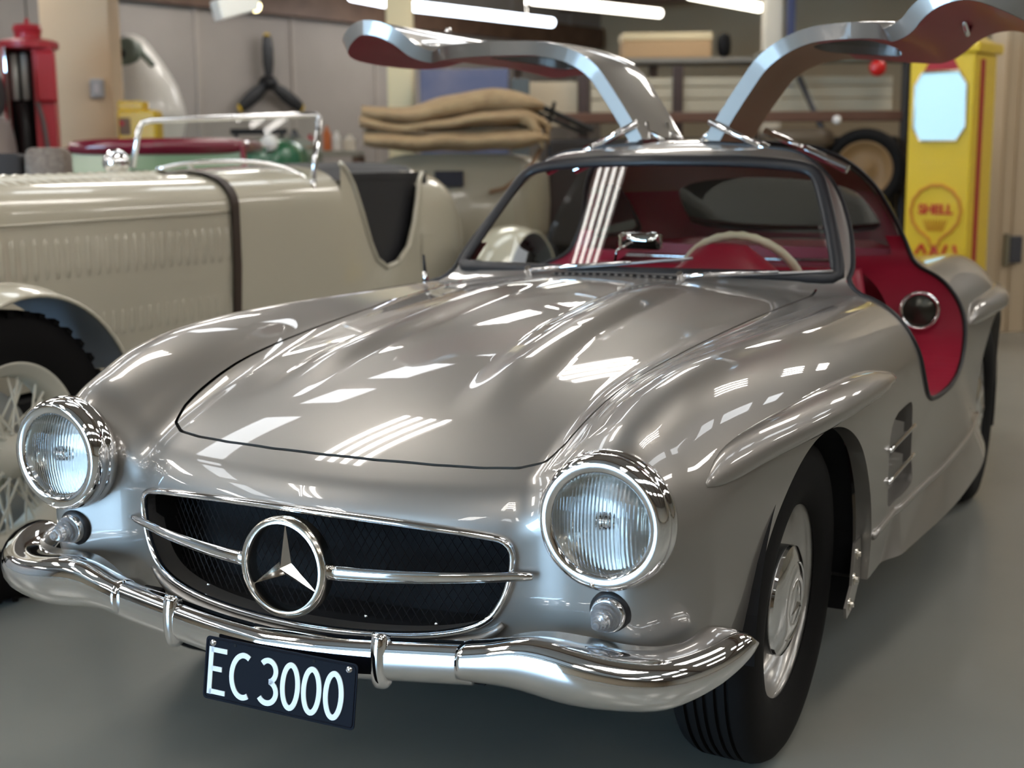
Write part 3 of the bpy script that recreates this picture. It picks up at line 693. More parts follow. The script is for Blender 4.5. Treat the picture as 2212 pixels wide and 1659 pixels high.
for k in range(-46, 47):
    for d in (1, -1):
        pts = []
        for z in np.linspace(0.40, 0.62, 6):
            x = k*0.0185+d*(z-0.51)*0.62
            if abs(x) < W_: pts.append((x, ymesh(x)+0.001*d, z))
        if len(pts) > 1: mm.tube(pts, 0.0011, 4, caps=False)
mm.build('grille_mesh', mat('mesh_black', (0.008, 0.008, 0.010), metal=0.3, rough=0.6), CAR, kind='stuff')
MB().grid(lambda x, z: (x, ymesh(x)+0.05, z), np.linspace(-0.46, 0.46, 20), [0.36, 0.66]).build('radiator', BLACK, CAR)
STAR = (0.0, -0.728, 0.5225)
for sg in (1, -1):
    pts = []; rad = []
    for t in np.linspace(0, 1, 16):
        x = 0.088+(0.466-0.088)*t; pts.append((sg*x, min(yg(x, 0.53)-0.014-0.010*(1-t), -0.60), 0.5225+0.0185*t**1.5)); rad.append((0.0150-0.0065*t)*(1 if t < 0.99 else 0.75))
    pts += [(sg*0.469, pts[-1][1]+0.0015, pts[-1][2])]; rad += [0.002]
    m = MB().tube(pts, rad, up=(0, 0, 1), prof=[(math.cos(a), 0.55*math.sin(a)) for a in np.linspace(0, 2*math.pi, 14, endpoint=False)])
    m.build('grille_bar', CHROME, CAR, smooth=True)
Ms = axisM(STAR, (0, -1, 0.05), (1, 0, 0))
SR = MB().lathe([(0.0805, -0.018), (0.0805, 0.010), (0.083, 0.0135), (0.0915, 0.0135), (0.0955, 0.009), (0.0965, 0.0), (0.0955, -0.018)], 80, Ms, close=True).build('star_ring', CHROME_WARM, CAR, angle=50, label='round nickel ring around a three-pointed star')
st = MB()
for k in range(3):
    a = math.pi/2+k*2*math.pi/3; c, s = math.cos(a), math.sin(a)
    tip = Vector((0.083*c, 0.083*s, 0.0)); top = Vector((0, 0, 0.016))
    for d in (1, -1):
        b = a+d*math.pi/3; base = Vector((0.0155*math.cos(b), 0.0155*math.sin(b), 0.0)); st.add([Ms @ tip, Ms @ top, Ms @ base], [(0, 1, 2)])
        st.add([Ms @ tip, Ms @ base, Ms @ Vector((0, 0, -0.006))], [(0, 1, 2)])
st.build('star', CHROME, SR)

# bumper
def bump_section(x, y, zc, hh, dd, nx, ny, back=0.0, n=20, e=0.75):
    """rounded section around (x,y,zc); (nx,ny) outward"""
    R_ = []
    for t in np.linspace(0, 2*math.pi, n, endpoint=False):
        c, s = math.cos(t), math.sin(t); a = math.copysign(abs(c)**e, c)*dd; b = math.copysign(abs(s)**e, s)*hh
        R_.append((x+nx*(a-dd), y+ny*(a-dd), zc+b))
    return R_
bp_x = [0, 0.10, 0.234, 0.33, 0.41]; bp_y = [-0.815, -0.808, -0.790, -0.777, -0.766]; bp_z = [0.384, 0.387, 0.394, 0.401, 0.407]
fy = spl(bp_x, bp_y); fz = spl(bp_x, bp_z); rings = []
for x in np.linspace(-0.41, 0.41, 41):
    d = (fy(abs(x)+1e-3)-fy(abs(x)-1e-3))/2e-3*np.sign(x); n_ = np.array([d, -1.0]); n_ /= np.linalg.norm(n_)
    rings.append(bump_section(x, float(fy(abs(x))), float(fz(abs(x))), 0.0375, 0.028, n_[0], n_[1]))
loft(rings).build('bumper_bar', CHROME, CAR, smooth=True, label='central chrome bar of the front bumper')
be = smooth_path([(0.385, -0.776, 0.375, 0.443), (0.44, -0.769, 0.376, 0.453), (0.49, -0.766, 0.374, 0.466), (0.57, -0.764, 0.363, 0.467), (0.67, -0.751, 0.360, 0.456), (0.755, -0.720, 0.366, 0.457), (0.815, -0.658, 0.388, 0.466), (0.842, -0.598, 0.408, 0.474), (0.851, -0.545, 0.424, 0.477)], 48)
for sg in (1, -1):
    rings = []; shelf = []
    for i in range(len(be)):
        x, y, z0, z1 = be[i]; t = be[min(i+1, 47)][:2]-be[max(i-1, 0)][:2]; t = t/np.linalg.norm(t); nx, ny = t[1], -t[0]
        if ny > 0.2: nx, ny = -nx, -ny
        f = i/47; q_ = min(1, max(0, (f-0.15)/0.45)); dd = 0.034+0.018*q_*q_*(3-2*q_); k = 1.0
        if i == 0: k = 0.94
        if f > 0.95: q = (f-0.95)/0.05; k = math.sqrt(max(0.02, 1-q*q))
        if f < 0.97:
            w_ = 0.05+0.05*math.sin(math.pi*min(1, f*1.02)); zt_ = z1-0.010-0.02*max(0, f-0.85)/0.12; shelf.append([(sg*(x-nx*a_), y-ny*a_, zt_+b_+0.10*max(0, a_-0.03)) for a_, b_ in ((0.03, 0.0), (w_, 0.0), (w_, -0.005), (0.03, -0.005))])
        zc = (z0+z1)/2; R_ = bump_section(0, 0, 0, (z1-z0)/2*k, dd*k, nx, ny, e=0.82)
        out = []
        for (a, b, c) in R_:
            inw = -(a*nx+b*ny)           # distance behind the face
            c2 = c+0.02*inw*max(0, c/((z1-z0)/2))   # upper face climbs towards the body
            out.append((sg*(x+a), y+b, zc+c2))
        rings.append(out)
    BE_ = loft(rings).build('bumper_end', CHROME, CAR, smooth=True, label='chrome wrap-round bumper end, %s side' % ('near' if sg > 0 else 'far'))
    loft(shelf).build('top_flange', mat('satin_chrome', (0.62, 0.62, 0.60), metal=1.0, rough=0.22), BE_, angle=50)
    x = sg*0.236; y = float(fy(0.236))+0.002
    rings = []
    for t, w in ((-0.017, 0.2), (-0.0155, 0.7), (-0.011, 1.0), (0, 1.1), (0.011, 1.0), (0.0155, 0.7), (0.017, 0.2)):
        rings.append([(x+t+(0.006*math.sin(a) if True else 0)*0, y-0.004*w-0.032*1.0*(math.cos(a)*w+w)/2*0.75+0.024, 0.394+(0.040+0.008*w)*math.sin(a)+0.006*max(0, math.sin(a))) for a in np.linspace(0, 2*math.pi, 20, endpoint=False)])
    loft(rings).build('overrider', CHROME, CAR, smooth=True)
    MB().box((sg*0.40, -0.69, 0.385), (0.05, 0.10, 0.03)).build('bumper_bracket', BLACK, CAR)

# number plate
pc = Vector((0.053, -0.832, 0.345)); Mp = axisM(pc, (0, -0.985, 0.17), (1, 0, 0.0))
PB = mat('plate_black', (0.005, 0.006, 0.011), rough=0.6, spec=0.12); PW = mat('plate_white', (0.82, 0.85, 0.88), rough=0.35)
def rrect(w, h, r, n=6):
    out = []
    for cx, cy, a0 in ((w/2-r, h/2-r, 0), (-w/2+r, h/2-r, 90), (-w/2+r, -h/2+r, 180), (w/2-r, -h/2+r, 270)):
        out += [(cx+r*math.cos(math.radians(a0+90*i/n)), cy+r*math.sin(math.radians(a0+90*i/n))) for i in range(n+1)]
    return out
PL = MB().prism(rrect(0.334, 0.116, 0.008), -0.0015, 0.0005, Mp).build('number_plate', PB, CAR, label='black number plate with white characters EC 3000')
MB().tube([Mp @ Vector((x, y, 0.0008)) for x, y in rrect(0.326, 0.108, 0.007)], 0.0012, 6, closed=True).build('plate_edge', PB, PL, smooth=True)
def ribbon(pts, w, close=False):
    m = MB(); P = [np.array(p, float) for p in pts]; n = len(P); L = []; R_ = []
    for i in range(n):
        t = (P[(i+1) % n]-P[i-1]) if close else P[min(i+1, n-1)]-P[max(i-1, 0)]
        t = t/np.linalg.norm(t); nn = np.array([-t[1], t[0]]); L.append(P[i]+nn*w/2); R_.append(P[i]-nn*w/2)
    V = []
    for z in (0.0004, 0.0024): V += [Mp @ Vector((a[0], a[1], z)) for a in L]+[Mp @ Vector((a[0], a[1], z)) for a in R_]
    Fc = []
    for i in range(n if close else n-1):
        j = (i+1) % n
        Fc += [(2*n+i, 2*n+j, 3*n+j, 3*n+i), (i, j, 2*n+j, 2*n+i), (n+i, 3*n+i, 3*n+j, n+j)]
    if not close: Fc += [(0, 2*n, 3*n, n), (n-1, 2*n-1, 4*n-1, 3*n-1)]
    return V, Fc
LH = 0.087; LW = 0.0100
def glyph(ch, cx):
    m = MB(); h = LH/2-LW/2; yo = -0.004
    def arc(x, y, rx, ry, a0, a1, n=26): return [(cx+x+rx*math.cos(math.radians(a)), yo+y+ry*math.sin(math.radians(a))) for a in np.linspace(a0, a1, n)]
    if ch == 'E':
        m.add(*ribbon([(cx-0.016, yo-h-LW/2), (cx-0.016, yo+h+LW/2)], LW))
        for y, l in ((h, 0.022), (0.004, 0.016), (-h, 0.022)): m.add(*ribbon([(cx-0.016, yo+y), (cx-0.016+l+0.014, yo+y)] if l > 0.02 else [(cx-0.016, yo+y), (cx+0.010, yo+y)], LW*0.9))
    elif ch == 'C': m.add(*ribbon(arc(0.006, 0, 0.026, h, 62, 298), LW))
    elif ch == '3':
        p1 = arc(-0.004, h*0.50, 0.0175, h*0.50, 140, -78, 18); p2 = arc(-0.004, -h*0.48, 0.020, h*0.52, 78, -145, 18); m.add(*ribbon(p1+p2, LW))
    elif ch == '0': m.add(*ribbon(arc(0, 0, 0.0165, h, 0, 360, 37)[:-1], LW, True))
    return m.build('plate_character', PW, PL)
for ch, cx in (('E', -0.136), ('C', -0.083), ('3', -0.018), ('0', 0.028), ('0', 0.074), ('0', 0.121)): glyph(ch, cx)
for x, y in ((-0.150, 0.047), (0.150, 0.047)): MB().lathe([(0, 0.004), (0.005, 0.0035), (0.0065, 0)], 14, Mp @ Matrix.Translation((x, y, 0.0006))).build('plate_screw', CHROME, PL, smooth=True)
for x, y in ((-0.10, 0.049), (0.075, 0.049)): MB().lathe([(0, 0.0012), (0.003, 0.0011), (0.0032, 0)], 10, Mp @ Matrix.Translation((x, y, 0.0))).build('plate_hole', BLACK, PL)

# wheels
RIMM = mat('wheel_silver', (0.52, 0.50, 0.47), metal=0.6, rough=0.3, coat=0.6)
def make_wheel(xc, yc, camber=0.0, steer=0.0):
    """local: axis = +x outward"""
    M = Matrix.Translation((xc, yc, WZ)) @ Euler((0, camber, steer)).to_matrix().to_4x4() @ axisM((0, 0, 0), (1, 0, 0), (0, 1, 0))
    if xc < 0: M = Matrix.Translation((xc, yc, WZ)) @ axisM((0, 0, 0), (-1, 0, 0), (0, 1, 0))
    W = MB().lathe([(0.197, -0.07), (0.195, -0.02), (0.150, 0.0), (0.130, 0.012)], 64, M)
    W.lathe([(0.207, 0.060), (0.211, 0.064), (0.2125, 0.058), (0.206, 0.050), (0.197, 0.046), (0.192, 0.030), (0.178, 0.006), (0.150, 0.0), (0.142, 0.010), (0.120, 0.026), (0.08, 0.03)], 72, M)
    W = W.build('wheel', RIMM, CAR, smooth=True, label='painted disc wheel with a chrome cap')
    for k in range(8):
        a = k*math.pi/4; p = M @ Vector((0.164*math.cos(a), 0.164*math.sin(a), 0.0045)); MB().lathe([(0, 0.002), (0.012, 0.0005), (0.013, -0.001)], 14, M @ Matrix.Translation((0.165*math.cos(a), 0.165*math.sin(a), 0.003))).build('vent_hole', BLACK, W)
    R0 = 0.345
    tp = [(0.205, 0.066), (0.214, 0.074), (0.235, 0.084), (0.265, 0.0895), (0.295, 0.0885), (0.318, 0.083), (0.332, 0.074), (0.3395, 0.062)]
    for g in (0.043, 0.021, -0.002, -0.021, -0.043): tp += [(R0-0.001, g+0.0045), (R0-0.008, g+0.003), (R0-0.008, g-0.003), (R0-0.001, g-0.0045)]
    tp += [(0.3395, -0.062), (0.332, -0.074), (0.318, -0.083), (0.295, -0.0885), (0.265, -0.0895), (0.235, -0.084), (0.205, -0.066)]
    MB().lathe(tp, 96, M).build('tyre', TYRE, W, angle=35)
    C_ = MB().lathe([(0.116, 0.022), (0.1175, 0.052), (0.1165, 0.057), (0.114, 0.058)], 60, M).build('cap_band', mat('cap_dark', (0.05, 0.05, 0.05), metal=0.5, rough=0.4), W, smooth=True)
    K = MB().lathe([(0.1165, 0.056), (0.1195, 0.060), (0.117, 0.066), (0.100, 0.074), (0.085, 0.078), (0.082, 0.0765), (0.078, 0.078), (0.050, 0.084), (0.046, 0.0825), (0.043, 0.084), (0.02, 0.087), (0, 0.0875)], 72, M).build('hub_cap', CHROME, W, angle=40)
    sm = MB()
    for k in range(3):
        a = math.pi/2+k*2*math.pi/3; tip = Vector((0.040*math.cos(a), 0.040*math.sin(a), 0.086)); top = Vector((0, 0, 0.093))
        for d in (1, -1):
            b = a+d*math.pi/3; sm.add([M @ tip, M @ top, M @ Vector((0.009*math.cos(b), 0.009*math.sin(b), 0.087))], [(0, 1, 2)])
    sm.build('cap_star', CHROME, W)
    MB().tube([M @ Vector((0.205*math.cos(2.1), 0.205*math.sin(2.1), 0.066)), M @ Vector((0.185*math.cos(2.1), 0.185*math.sin(2.1), 0.03))], 0.004, 8).build('valve', RUBBER, W)
    return W
make_wheel(0.688, 0.0, math.radians(2.2)); make_wheel(-0.688, 0.0); make_wheel(0.735, 2.4); make_wheel(-0.735, 2.4)
for sg in (1, -1):
    for yc, r in ((0.0, 0.395), (2.4, 0.39)):
        m = MB().grid(lambda a, x: (sg*x, yc+r*math.cos(a), WZ+r*math.sin(a)), np.linspace(-0.35, math.pi+(0.0 if yc == 0 else 0.35), 30), [0.42, 0.6, 0.80 if yc == 0 else 0.82]); m.grid(lambda a, q: (sg*0.42, yc+r*q*math.cos(a), WZ+r*q*math.sin(a)), np.linspace(-0.35, math.pi+(0.0 if yc == 0 else 0.35), 30), [0.02, 1.0])
        m.build('wheel_well', BLACK, CAR)

# eyebrow flares over the arches
def brow(sg, yc, p):
    rings = []
    for (y, z, hh, pr) in p:
        xs = solve_x(yc+y, z); R_ = []
        for t in np.linspace(0, 2*math.pi, 18, endpoint=False):
            c, s = math.cos(t), math.sin(t); zz = z+hh*s; xb = solve_x(yc+y, zz)-0.012
            out = pr*max(0.0, c)**0.8 if c > 0 else -0.01
            up = out+0.012 if c > 0 else 0
            R_.append((sg*(xb+up), yc+y, zz))
        rings.append(R_)
    return loft(rings).build('wheel_arch_brow', SILVER, CAR, smooth=True)
fb = smooth_path([(-0.505, 0.706, 0.004, 0.002), (-0.47, 0.718, 0.019, 0.010), (-0.38, 0.738, 0.030, 0.022), (-0.20, 0.754, 0.034, 0.036), (0.0, 0.763, 0.035, 0.046), (0.20, 0.764, 0.033, 0.048), (0.36, 0.759, 0.028, 0.044), (0.47, 0.753, 0.019, 0.034), (0.52, 0.749, 0.010, 0.022), (0.53, 0.748, 0.003, 0.010)], 44)
rb = smooth_path([(-0.50, 0.715, 0.004, 0.002), (-0.44, 0.73, 0.024, 0.018), (-0.25, 0.748, 0.036, 0.036), (0.0, 0.755, 0.038, 0.042), (0.25, 0.75, 0.034, 0.038), (0.42, 0.742, 0.024, 0.026), (0.50, 0.735, 0.006, 0.006)], 30)
for sg in (1, -1): brow(sg, 0.0, fb); brow(sg, 2.4, rb)
# side vents and sill mouldings
for sg in (1, -1):
    vb = vent_sheet.keep(lambda P: P[:, 0]*sg).offset(-0.045).obj('side_vent', mat('vent_dark_silver', (0.22, 0.21, 0.20), metal=0.6, rough=0.35), CAR, label='recessed side vent behind the front wheel')
    for k in range(4):
        y = 0.585+k*0.068; x = solve_x(y, 0.52)-0.030
        for z0 in (0.595, 0.51): MB().add([(sg*(x-0.012), y, z0), (sg*(x+0.014), y+0.030, z0-0.012), (sg*(x+0.014), y+0.030, z0-0.060), (sg*(x-0.012), y, z0-0.060)], [(0, 1, 2, 3)]).build('vent_fin', SILVER, vb)
    for z in (0.568, 0.490): MB().tube([(sg*(solve_x(y, z)+0.004), y, z) for y in np.linspace(0.525, 0.862, 8)], 0.0055, 8).build('vent_bar', CHROME, vb, smooth=True)
    MB().tube([(sg*(solve_x(y, 0.392)+0.001), y, 0.392) for y in np.linspace(0.385, 2.03, 30)], 0.009, 8).build('sill_moulding', SILVER, CAR, smooth=True)
    x = solve_x(0.37, 0.34)
    BR = MB().prism([(0.302, 0.395), (0.362, 0.395), (0.368, 0.30), (0.30, 0.245), (0.24, 0.235), (0.23, 0.262), (0.28, 0.30)], -0.003, 0.003, axisM((sg*(x-0.022), 0, 0), (1, 0, 0), (0, 1, 0))).build('arch_bracket', SILVER, CAR)
    for y, z in ((0.325, 0.365), (0.305, 0.31), (0.265, 0.262)): MB().lathe([(0, 0.010), (0.007, 0.010), (0.008, 0.004), (0.014, 0.003), (0.014, 0)], 14, axisM((sg*(x-0.020), y, z), (sg, 0, 0))).build('bolt', CHROME_WARM, BR, angle=40)

# ================================================================== white open vintage car behind
WA = math.radians(5.57); WAX = np.array([-math.sin(WA), math.cos(WA), 0]); WS = np.array([WAX[1], -WAX[0], 0])
W0 = np.array([-1.582, 0.037, 0.0])
def wc(l, s, z): p = W0+WAX*l+WS*(s-0.62); return (float(p[0]), float(p[1]), float(z))     # l along the car, s sideways from its centre line
def wpix(u, v, s):
    """(l,z) where pixel (u,v) meets the car's vertical plane at s"""
    p = ray_plane(u, v, W0+WS*(s-0.62), WS)-W0; return float(p @ WAX), float(p[2])
VC = empty('vintage_car', wc(1.5, 0, 0), label='cream open vintage car with a strapped bonnet and wire wheels', cat='car')
VC.location = (0, 0, 0)
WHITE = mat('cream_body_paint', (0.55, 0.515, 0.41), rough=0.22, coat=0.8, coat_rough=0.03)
WHITE2 = mat('wheel_cream', (0.66, 0.63, 0.53), rough=0.4)
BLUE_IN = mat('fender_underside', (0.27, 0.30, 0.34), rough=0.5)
def wsec(l, hw, zb, zs, zt, n=26, sq=0.5):
    """half section: side from zb up to shoulder zs, rounded over to the top zt"""
    P_ = [(hw*0.92, zb), (hw*0.97, zb+(zs-zb)*0.25), (hw, zb+(zs-zb)*0.6)]
    for t in np.linspace(0, math.pi/2, n): P_.append((hw*math.cos(t)**sq if math.cos(t) > 1e-6 else 0.0, zs+(zt-zs)*math.sin(t)**0.85))
    return P_
def wloft(secs, name, m, parent, both=True):
    mb = MB(); rings = []
    for (l, P_) in secs:
        R_ = [wc(l, s, z) for s, z in P_]; L_ = [wc(l, -s, z) for s, z in P_[::-1][1:]]; rings.append(R_+L_)
    n = len(rings[0]); mb.add([p for r in rings for p in r], [(i*n+j, (i+1)*n+j, (i+1)*n+j+1, i*n+j+1) for i in range(len(rings)-1) for j in range(n-1)])
    return mb.build(name, m, parent, smooth=True)
HW = spl([-0.6, 0.0, 0.8, 1.7, 2.3, 3.0, 3.5, 4.0], [0.22, 0.245, 0.285, 0.335, 0.40, 0.43, 0.42, 0.36])
BON = wloft([(l, wsec(l, float(HW(l)), 0.50, 1.062, 1.205+0.012*(l+0.6)/2.3, sq=0.62)) for l in np.linspace(-0.6, 1.70, 24)], 'bonnet', WHITE, VC)
wloft([(l, wsec(l, float(HW(l))+0.004, 0.47, 1.065, 1.222+0.020*max(0, (l-1.7)/0.75), sq=0.55)) for l in np.linspace(1.705, wpix(738, 352, 0.42)[0]+0.004, 14)], 'scuttle', WHITE, VC)
# radiator shell (outside the frame at the nose)
wloft([(l, wsec(l, 0.235, 0.45, 1.06, 1.215, sq=0.6)) for l in (-0.72, -0.61)], 'radiator_shell', CHROME, VC)
MB().box(wc(-0.70, 0, 0.80), (0.40, 0.03, 0.62), Euler((0, 0, WA)).to_matrix()).build('radiator_core', BLACK, VC)
# cockpit sides: cut down in a deep scoop
_sc = [wpix(u, v_, 0.42) for u, v_ in ((738, 352), (752, 372), (765, 402), (782, 460), (798, 522), (812, 560), (832, 577), (856, 566), (878, 532), (890, 480), (897, 430), (901, 392), (908, 372))]
_sl = np.array([p[0] for p in _sc]); _sz = np.array([p[1] for p in _sc])
for i in range(1, len(_sl)): _sl[i] = max(_sl[i], _sl[i-1]+0.012)
TOP = lambda l: float(np.interp(l, _sl, _sz))
SL0, SL1 = float(_sl[0]), float(_sl[-1]); LS = np.unique(np.concatenate([np.linspace(SL0, SL1, 40), _sl]))
for sg in (1, -1):
    mb = MB(); mb.grid(lambda l, t: wc(l, sg*(float(HW(l))*(0.95+0.05*t)-0.03*max(0, t-0.8)*0), 0.47+(float(TOP(l))-0.47)*t), LS, np.linspace(0, 1, 9))
    mb.build('cockpit_side', WHITE, VC, smooth=True)
    MB().tube([wc(l, sg*(float(HW(l))+0.0), float(TOP(l))) for l in LS], 0.012, 8).build('cockpit_bead', WHITE, VC, smooth=True)
# tail
TT = spl([3.40, 3.60, 3.80, 3.95, 4.08, 4.16], [1.225, 1.215, 1.16, 1.06, 0.92, 0.74]); TH = spl([3.40, 3.7, 3.95, 4.08, 4.16], [0.42, 0.405, 0.36, 0.31, 0.26])
TAIL = wloft([(l, wsec(l, float(TH(l)), 0.45, 0.45+(float(TT(l))-0.45)*0.72, float(TT(l)), sq=0.5)) for l in np.linspace(SL1-0.004, 4.16, 22)], 'tail', WHITE, VC)
# black trimmed cockpit seen in the scoop
BLK = mat('black_leathercloth', (0.014, 0.014, 0.017), rough=0.6, bump=(60, 0.2, 0.002))
mb = MB(); mb.grid(lambda l, t: wc(l, 0.40*(1-2*t)*(0.97), 0.55+(0.66 if 0.12 < t < 0.88 else 0.62)*1.0+0.04*math.sin(math.pi*t) - 0.02*max(0, 2.7-l)), np.linspace(2.50, 3.44, 20), np.linspace(0, 1, 21)); mb.grid(lambda l, t: wc(l, 0.385, 0.50+0.70*t), np.linspace(2.50, 3.44, 20), [0, 0.5, 1]); mb.grid(lambda l, t: wc(l, -0.385, 0.50+0.70*t), np.linspace(2.50, 3.44, 20), [0, 0.5, 1])
mb.build('tonneau_cover', BLK, VC, smooth=True, label='black cloth cover filling the cockpit')
# louvres on the bonnet side and top
LOU = MB(); 
def louvre_mesh(h):
    mb = MB(); n = 9
    mb.grid(lambda t, q: (0.020*math.sin(math.pi*q)*(1-(2*t-1)**6)*0.75, 0.030*q-0.015, (t-0.5)*h), np.linspace(0, 1, n), [0, 0.35, 0.7, 1.0])
    bm = bmesh.new(); vs = [bm.verts.new(v) for v in mb.V]; [bm.faces.new([vs[i] for i in f]) for f in mb.F]; bmesh.ops.recalc_face_normals(bm, faces=bm.faces)
    me = bpy.data.meshes.new('louvre'); bm.to_mesh(me); bm.free(); me.polygons.foreach_set('use_smooth', [True]*len(me.polygons)); me.materials.append(WHITE); return me
lm1 = louvre_mesh(0.155); lm2 = louvre_mesh(0.11); lm3 = louvre_mesh(0.16)
def put(me, name, parent, M):
    o = bpy.data.objects.new(name, me); COL.objects.link(o); o.parent = parent; o.matrix_world = M; return o
for i in range(26):
    l = 0.38+i*0.0505; hw = float(HW(l)); zz = 0.945-0.012*(l-0.4)
    if l < 1.66:
        put(lm1, 'louvre', BON, Matrix.Translation(wc(l, hw*0.985, zz)) @ Euler((0, 0, WA-0.03)).to_matrix().to_4x4())
        put(lm2, 'louvre', BON, Matrix.Translation(wc(l+0.02, hw*0.955, 0.690)) @ Euler((0, 0, WA-0.03)).to_matrix().to_4x4())
for i in range(22):
    l = 0.30+i*0.055; hw = float(HW(l))
    put(lm3, 'louvre', BON, Matrix.Translation(wc(l, hw*0.46, 1.196+0.005*l)) @ Euler((0, math.radians(-74), WA)).to_matrix().to_4x4())
MB().tube([wc(l, float(HW(l))+0.001, 1.062) for l in np.linspace(-0.55, 1.69, 20)], 0.005, 6).build('bonnet_hinge', WHITE, BON, smooth=True)
MB().tube([wc(l, 0, 1.209+0.012*(l+0.6)/2.3) for l in np.linspace(-0.55, 1.69, 12)], 0.006, 6).build('centre_hinge', WHITE, BON, smooth=True)
# leather strap over the joint
P_ = wsec(1.70, float(HW(1.70))+0.006, 0.50, 1.064, 1.226, sq=0.6); P_ = [(s, z) for s, z in P_]
mb = MB(); ring = [(s, z) for s, z in P_]+[(-s, z) for s, z in P_[::-1][1:]]
for th in (0.0, 0.006):
    mb.add([wc(l, s*(1+th/0.35), z+(th if z > 1.0 else 0)) for l in (1.66, 1.715) for s, z in ring], [(j, j+1, len(ring)+j+1, len(ring)+j) for j in range(len(ring)-1)])
mb.build('bonnet_strap', mat('brown_leather', (0.045, 0.028, 0.020), rough=0.5), VC, smooth=True)
# windscreen: chrome frame with glass
tl = wc(2.22, -0.36, 1.432); tr = wc(2.38, 0.36, 1.470)
l1, z1 = wpix(690, 247, 0.36); l0, z0 = wpix(303, 262, -0.36)
b1 = wc(wpix(674, 415, 0.37)[0], 0.37, wpix(674, 415, 0.37)[1]); b0 = wc(wpix(290, 362, -0.36)[0], -0.37, wpix(290, 362, -0.36)[1])
t1 = wc(l1, 0.36, z1); t0 = wc(l0, -0.36, z0)
T0, T1, B0, B1 = map(np.array, (t0, t1, b0, b1))
fr = MB(); fr.tube([B0, T0+(B0-T0)*0.14, T0+(T1-T0)*0.02+(B0-T0)*0.03, T0+(T1-T0)*0.06, T0+(T1-T0)*0.5, T1-(T1-T0)*0.02, T1+(B1-T1)*0.04, T1+(B1-T1)*0.5, B1], 0.0135, 10)
WF_ = fr.build('windscreen_frame', CHROME, VC, smooth=True)
_pn = np.cross(T1-T0, B1-T0)
arc = [ray_plane(u, v, T0, _pn) for u, v in ((338, 366), (390, 355), (450, 350), (520, 349), (575, 353), (625, 366), (655, 384), (673, 404))]
arc = [np.array(p) for p in smooth_path(arc, 20)]
MB().tube(arc, 0.010, 8).build('lower_rail', CHROME, WF_, smooth=True)
gv = [tuple(p) for p in arc]+[tuple(T0+(T1-T0)*t) for t in np.linspace(0.06, 1, 20)]
mesh_obj('windscreen_glass', gv, [(i, i+1, 21+i, 20+i) for i in range(19)], GLASS, WF_)
MB().tube([B1+(T1-B1)*0.15, B1, B1+np.array([0, 0, -0.03]), B1+np.array([0.0, 0, -0.085])], [0.014, 0.018, 0.014, 0.007], 10).build('frame_bracket', CHROME, WF_, smooth=True)
# small round chrome lamp on the far side of the scuttle
e = px(252, 351, 5.2); MB().lathe([(0, 0.05), (0.03, 0.045), (0.05, 0.02), (0.052, 0), (0.03, -0.03), (0, -0.04)], 24, axisM(e, -FWD)).build('side_lamp', CHROME, VC, smooth=True)
# wheels and mudguards
def spoke_wheel(l, s, R_, rr, steer=0.0):
    sg = 1 if s > 0 else -1
    M = Matrix.Translation(wc(l, s, R_)) @ Euler((0, 0, WA)).to_matrix().to_4x4() @ axisM((0, 0, 0), (sg, 0, 0), (0, 1, 0))
    Wm = MB().lathe([(rr-0.03, -0.05), (rr-0.045, 0.0), (rr-0.03, 0.042), (rr-0.006, 0.048), (rr, 0.058), (rr+0.005, 0.052)], 72, M).build('wheel', WHITE2, VC, smooth=True, label='cream wire-spoked wheel')
    mtp = [(rr, 0.052), (rr+0.03, 0.066), (rr+0.075, 0.073), (R_-0.035, 0.066), (R_-0.012, 0.055), (R_, 0.030)]
    tp = mtp+[(R_, 0.008), (R_-0.008, 0.006), (R_-0.008, -0.006), (R_, -0.008)]+[(r, -h) for r, h in mtp[::-1]]
    ty = MB().lathe(tp, 80, M)
    ty.build('tyre', TYRE, Wm, angle=35)
    bm = MB()
    for k in range(40):
        a = 2*math.pi*k/40; bm = MB().box((0, 0, 0), (0.016, 0.024, 0.028)); 
        V_ = [M @ Matrix.Rotation(a, 4, 'Z') @ (Vector(v)+Vector((R_-0.010, 0, 0.050))) for v in bm.V]
        if k == 0: blocks = MB()
        blocks.add(V_, bm.F)
    blocks.build('tread_blocks', TYRE, Wm, kind='stuff')
    MB().lathe([(0, 0.075), (0.025, 0.072), (0.035, 0.06), (0.062, 0.05), (0.068, 0.03), (0.068, -0.03), (0.11, -0.04), (0.115, -0.06)], 32, M).build('hub', WHITE2, Wm, smooth=True)
    MB().lathe([(0.0, -0.052), (0.18, -0.058), (0.19, -0.075)], 40, M).build('brake_drum', mat('drum_grey', (0.42, 0.42, 0.40), rough=0.5), Wm, smooth=True)
    spm = {}
    for k in range(48):
        kind = k % 4; a = 2*math.pi*k/48; da = (0.42, -0.42, 0.30, -0.30)[kind]; h0 = (0.045, 0.045, -0.03, -0.03)[kind]; h1 = (0.012, 0.012, -0.006, -0.006)[kind]
        if kind not in spm:
            p0 = Vector((0.066, 0, h0)); p1 = Vector(((rr-0.035)*math.cos(da), (rr-0.035)*math.sin(da), h1))
            mb = MB().tube([p0, p1], 0.0042, 6); me = bpy.data.meshes.new('spoke'); me.from_pydata([tuple(v) for v in mb.V], [], mb.F); me.materials.append(WHITE2); spm[kind] = me
        put(spm[kind], 'spoke', Wm, M @ Matrix.Rotation(a, 4, 'Z'))
    return Wm
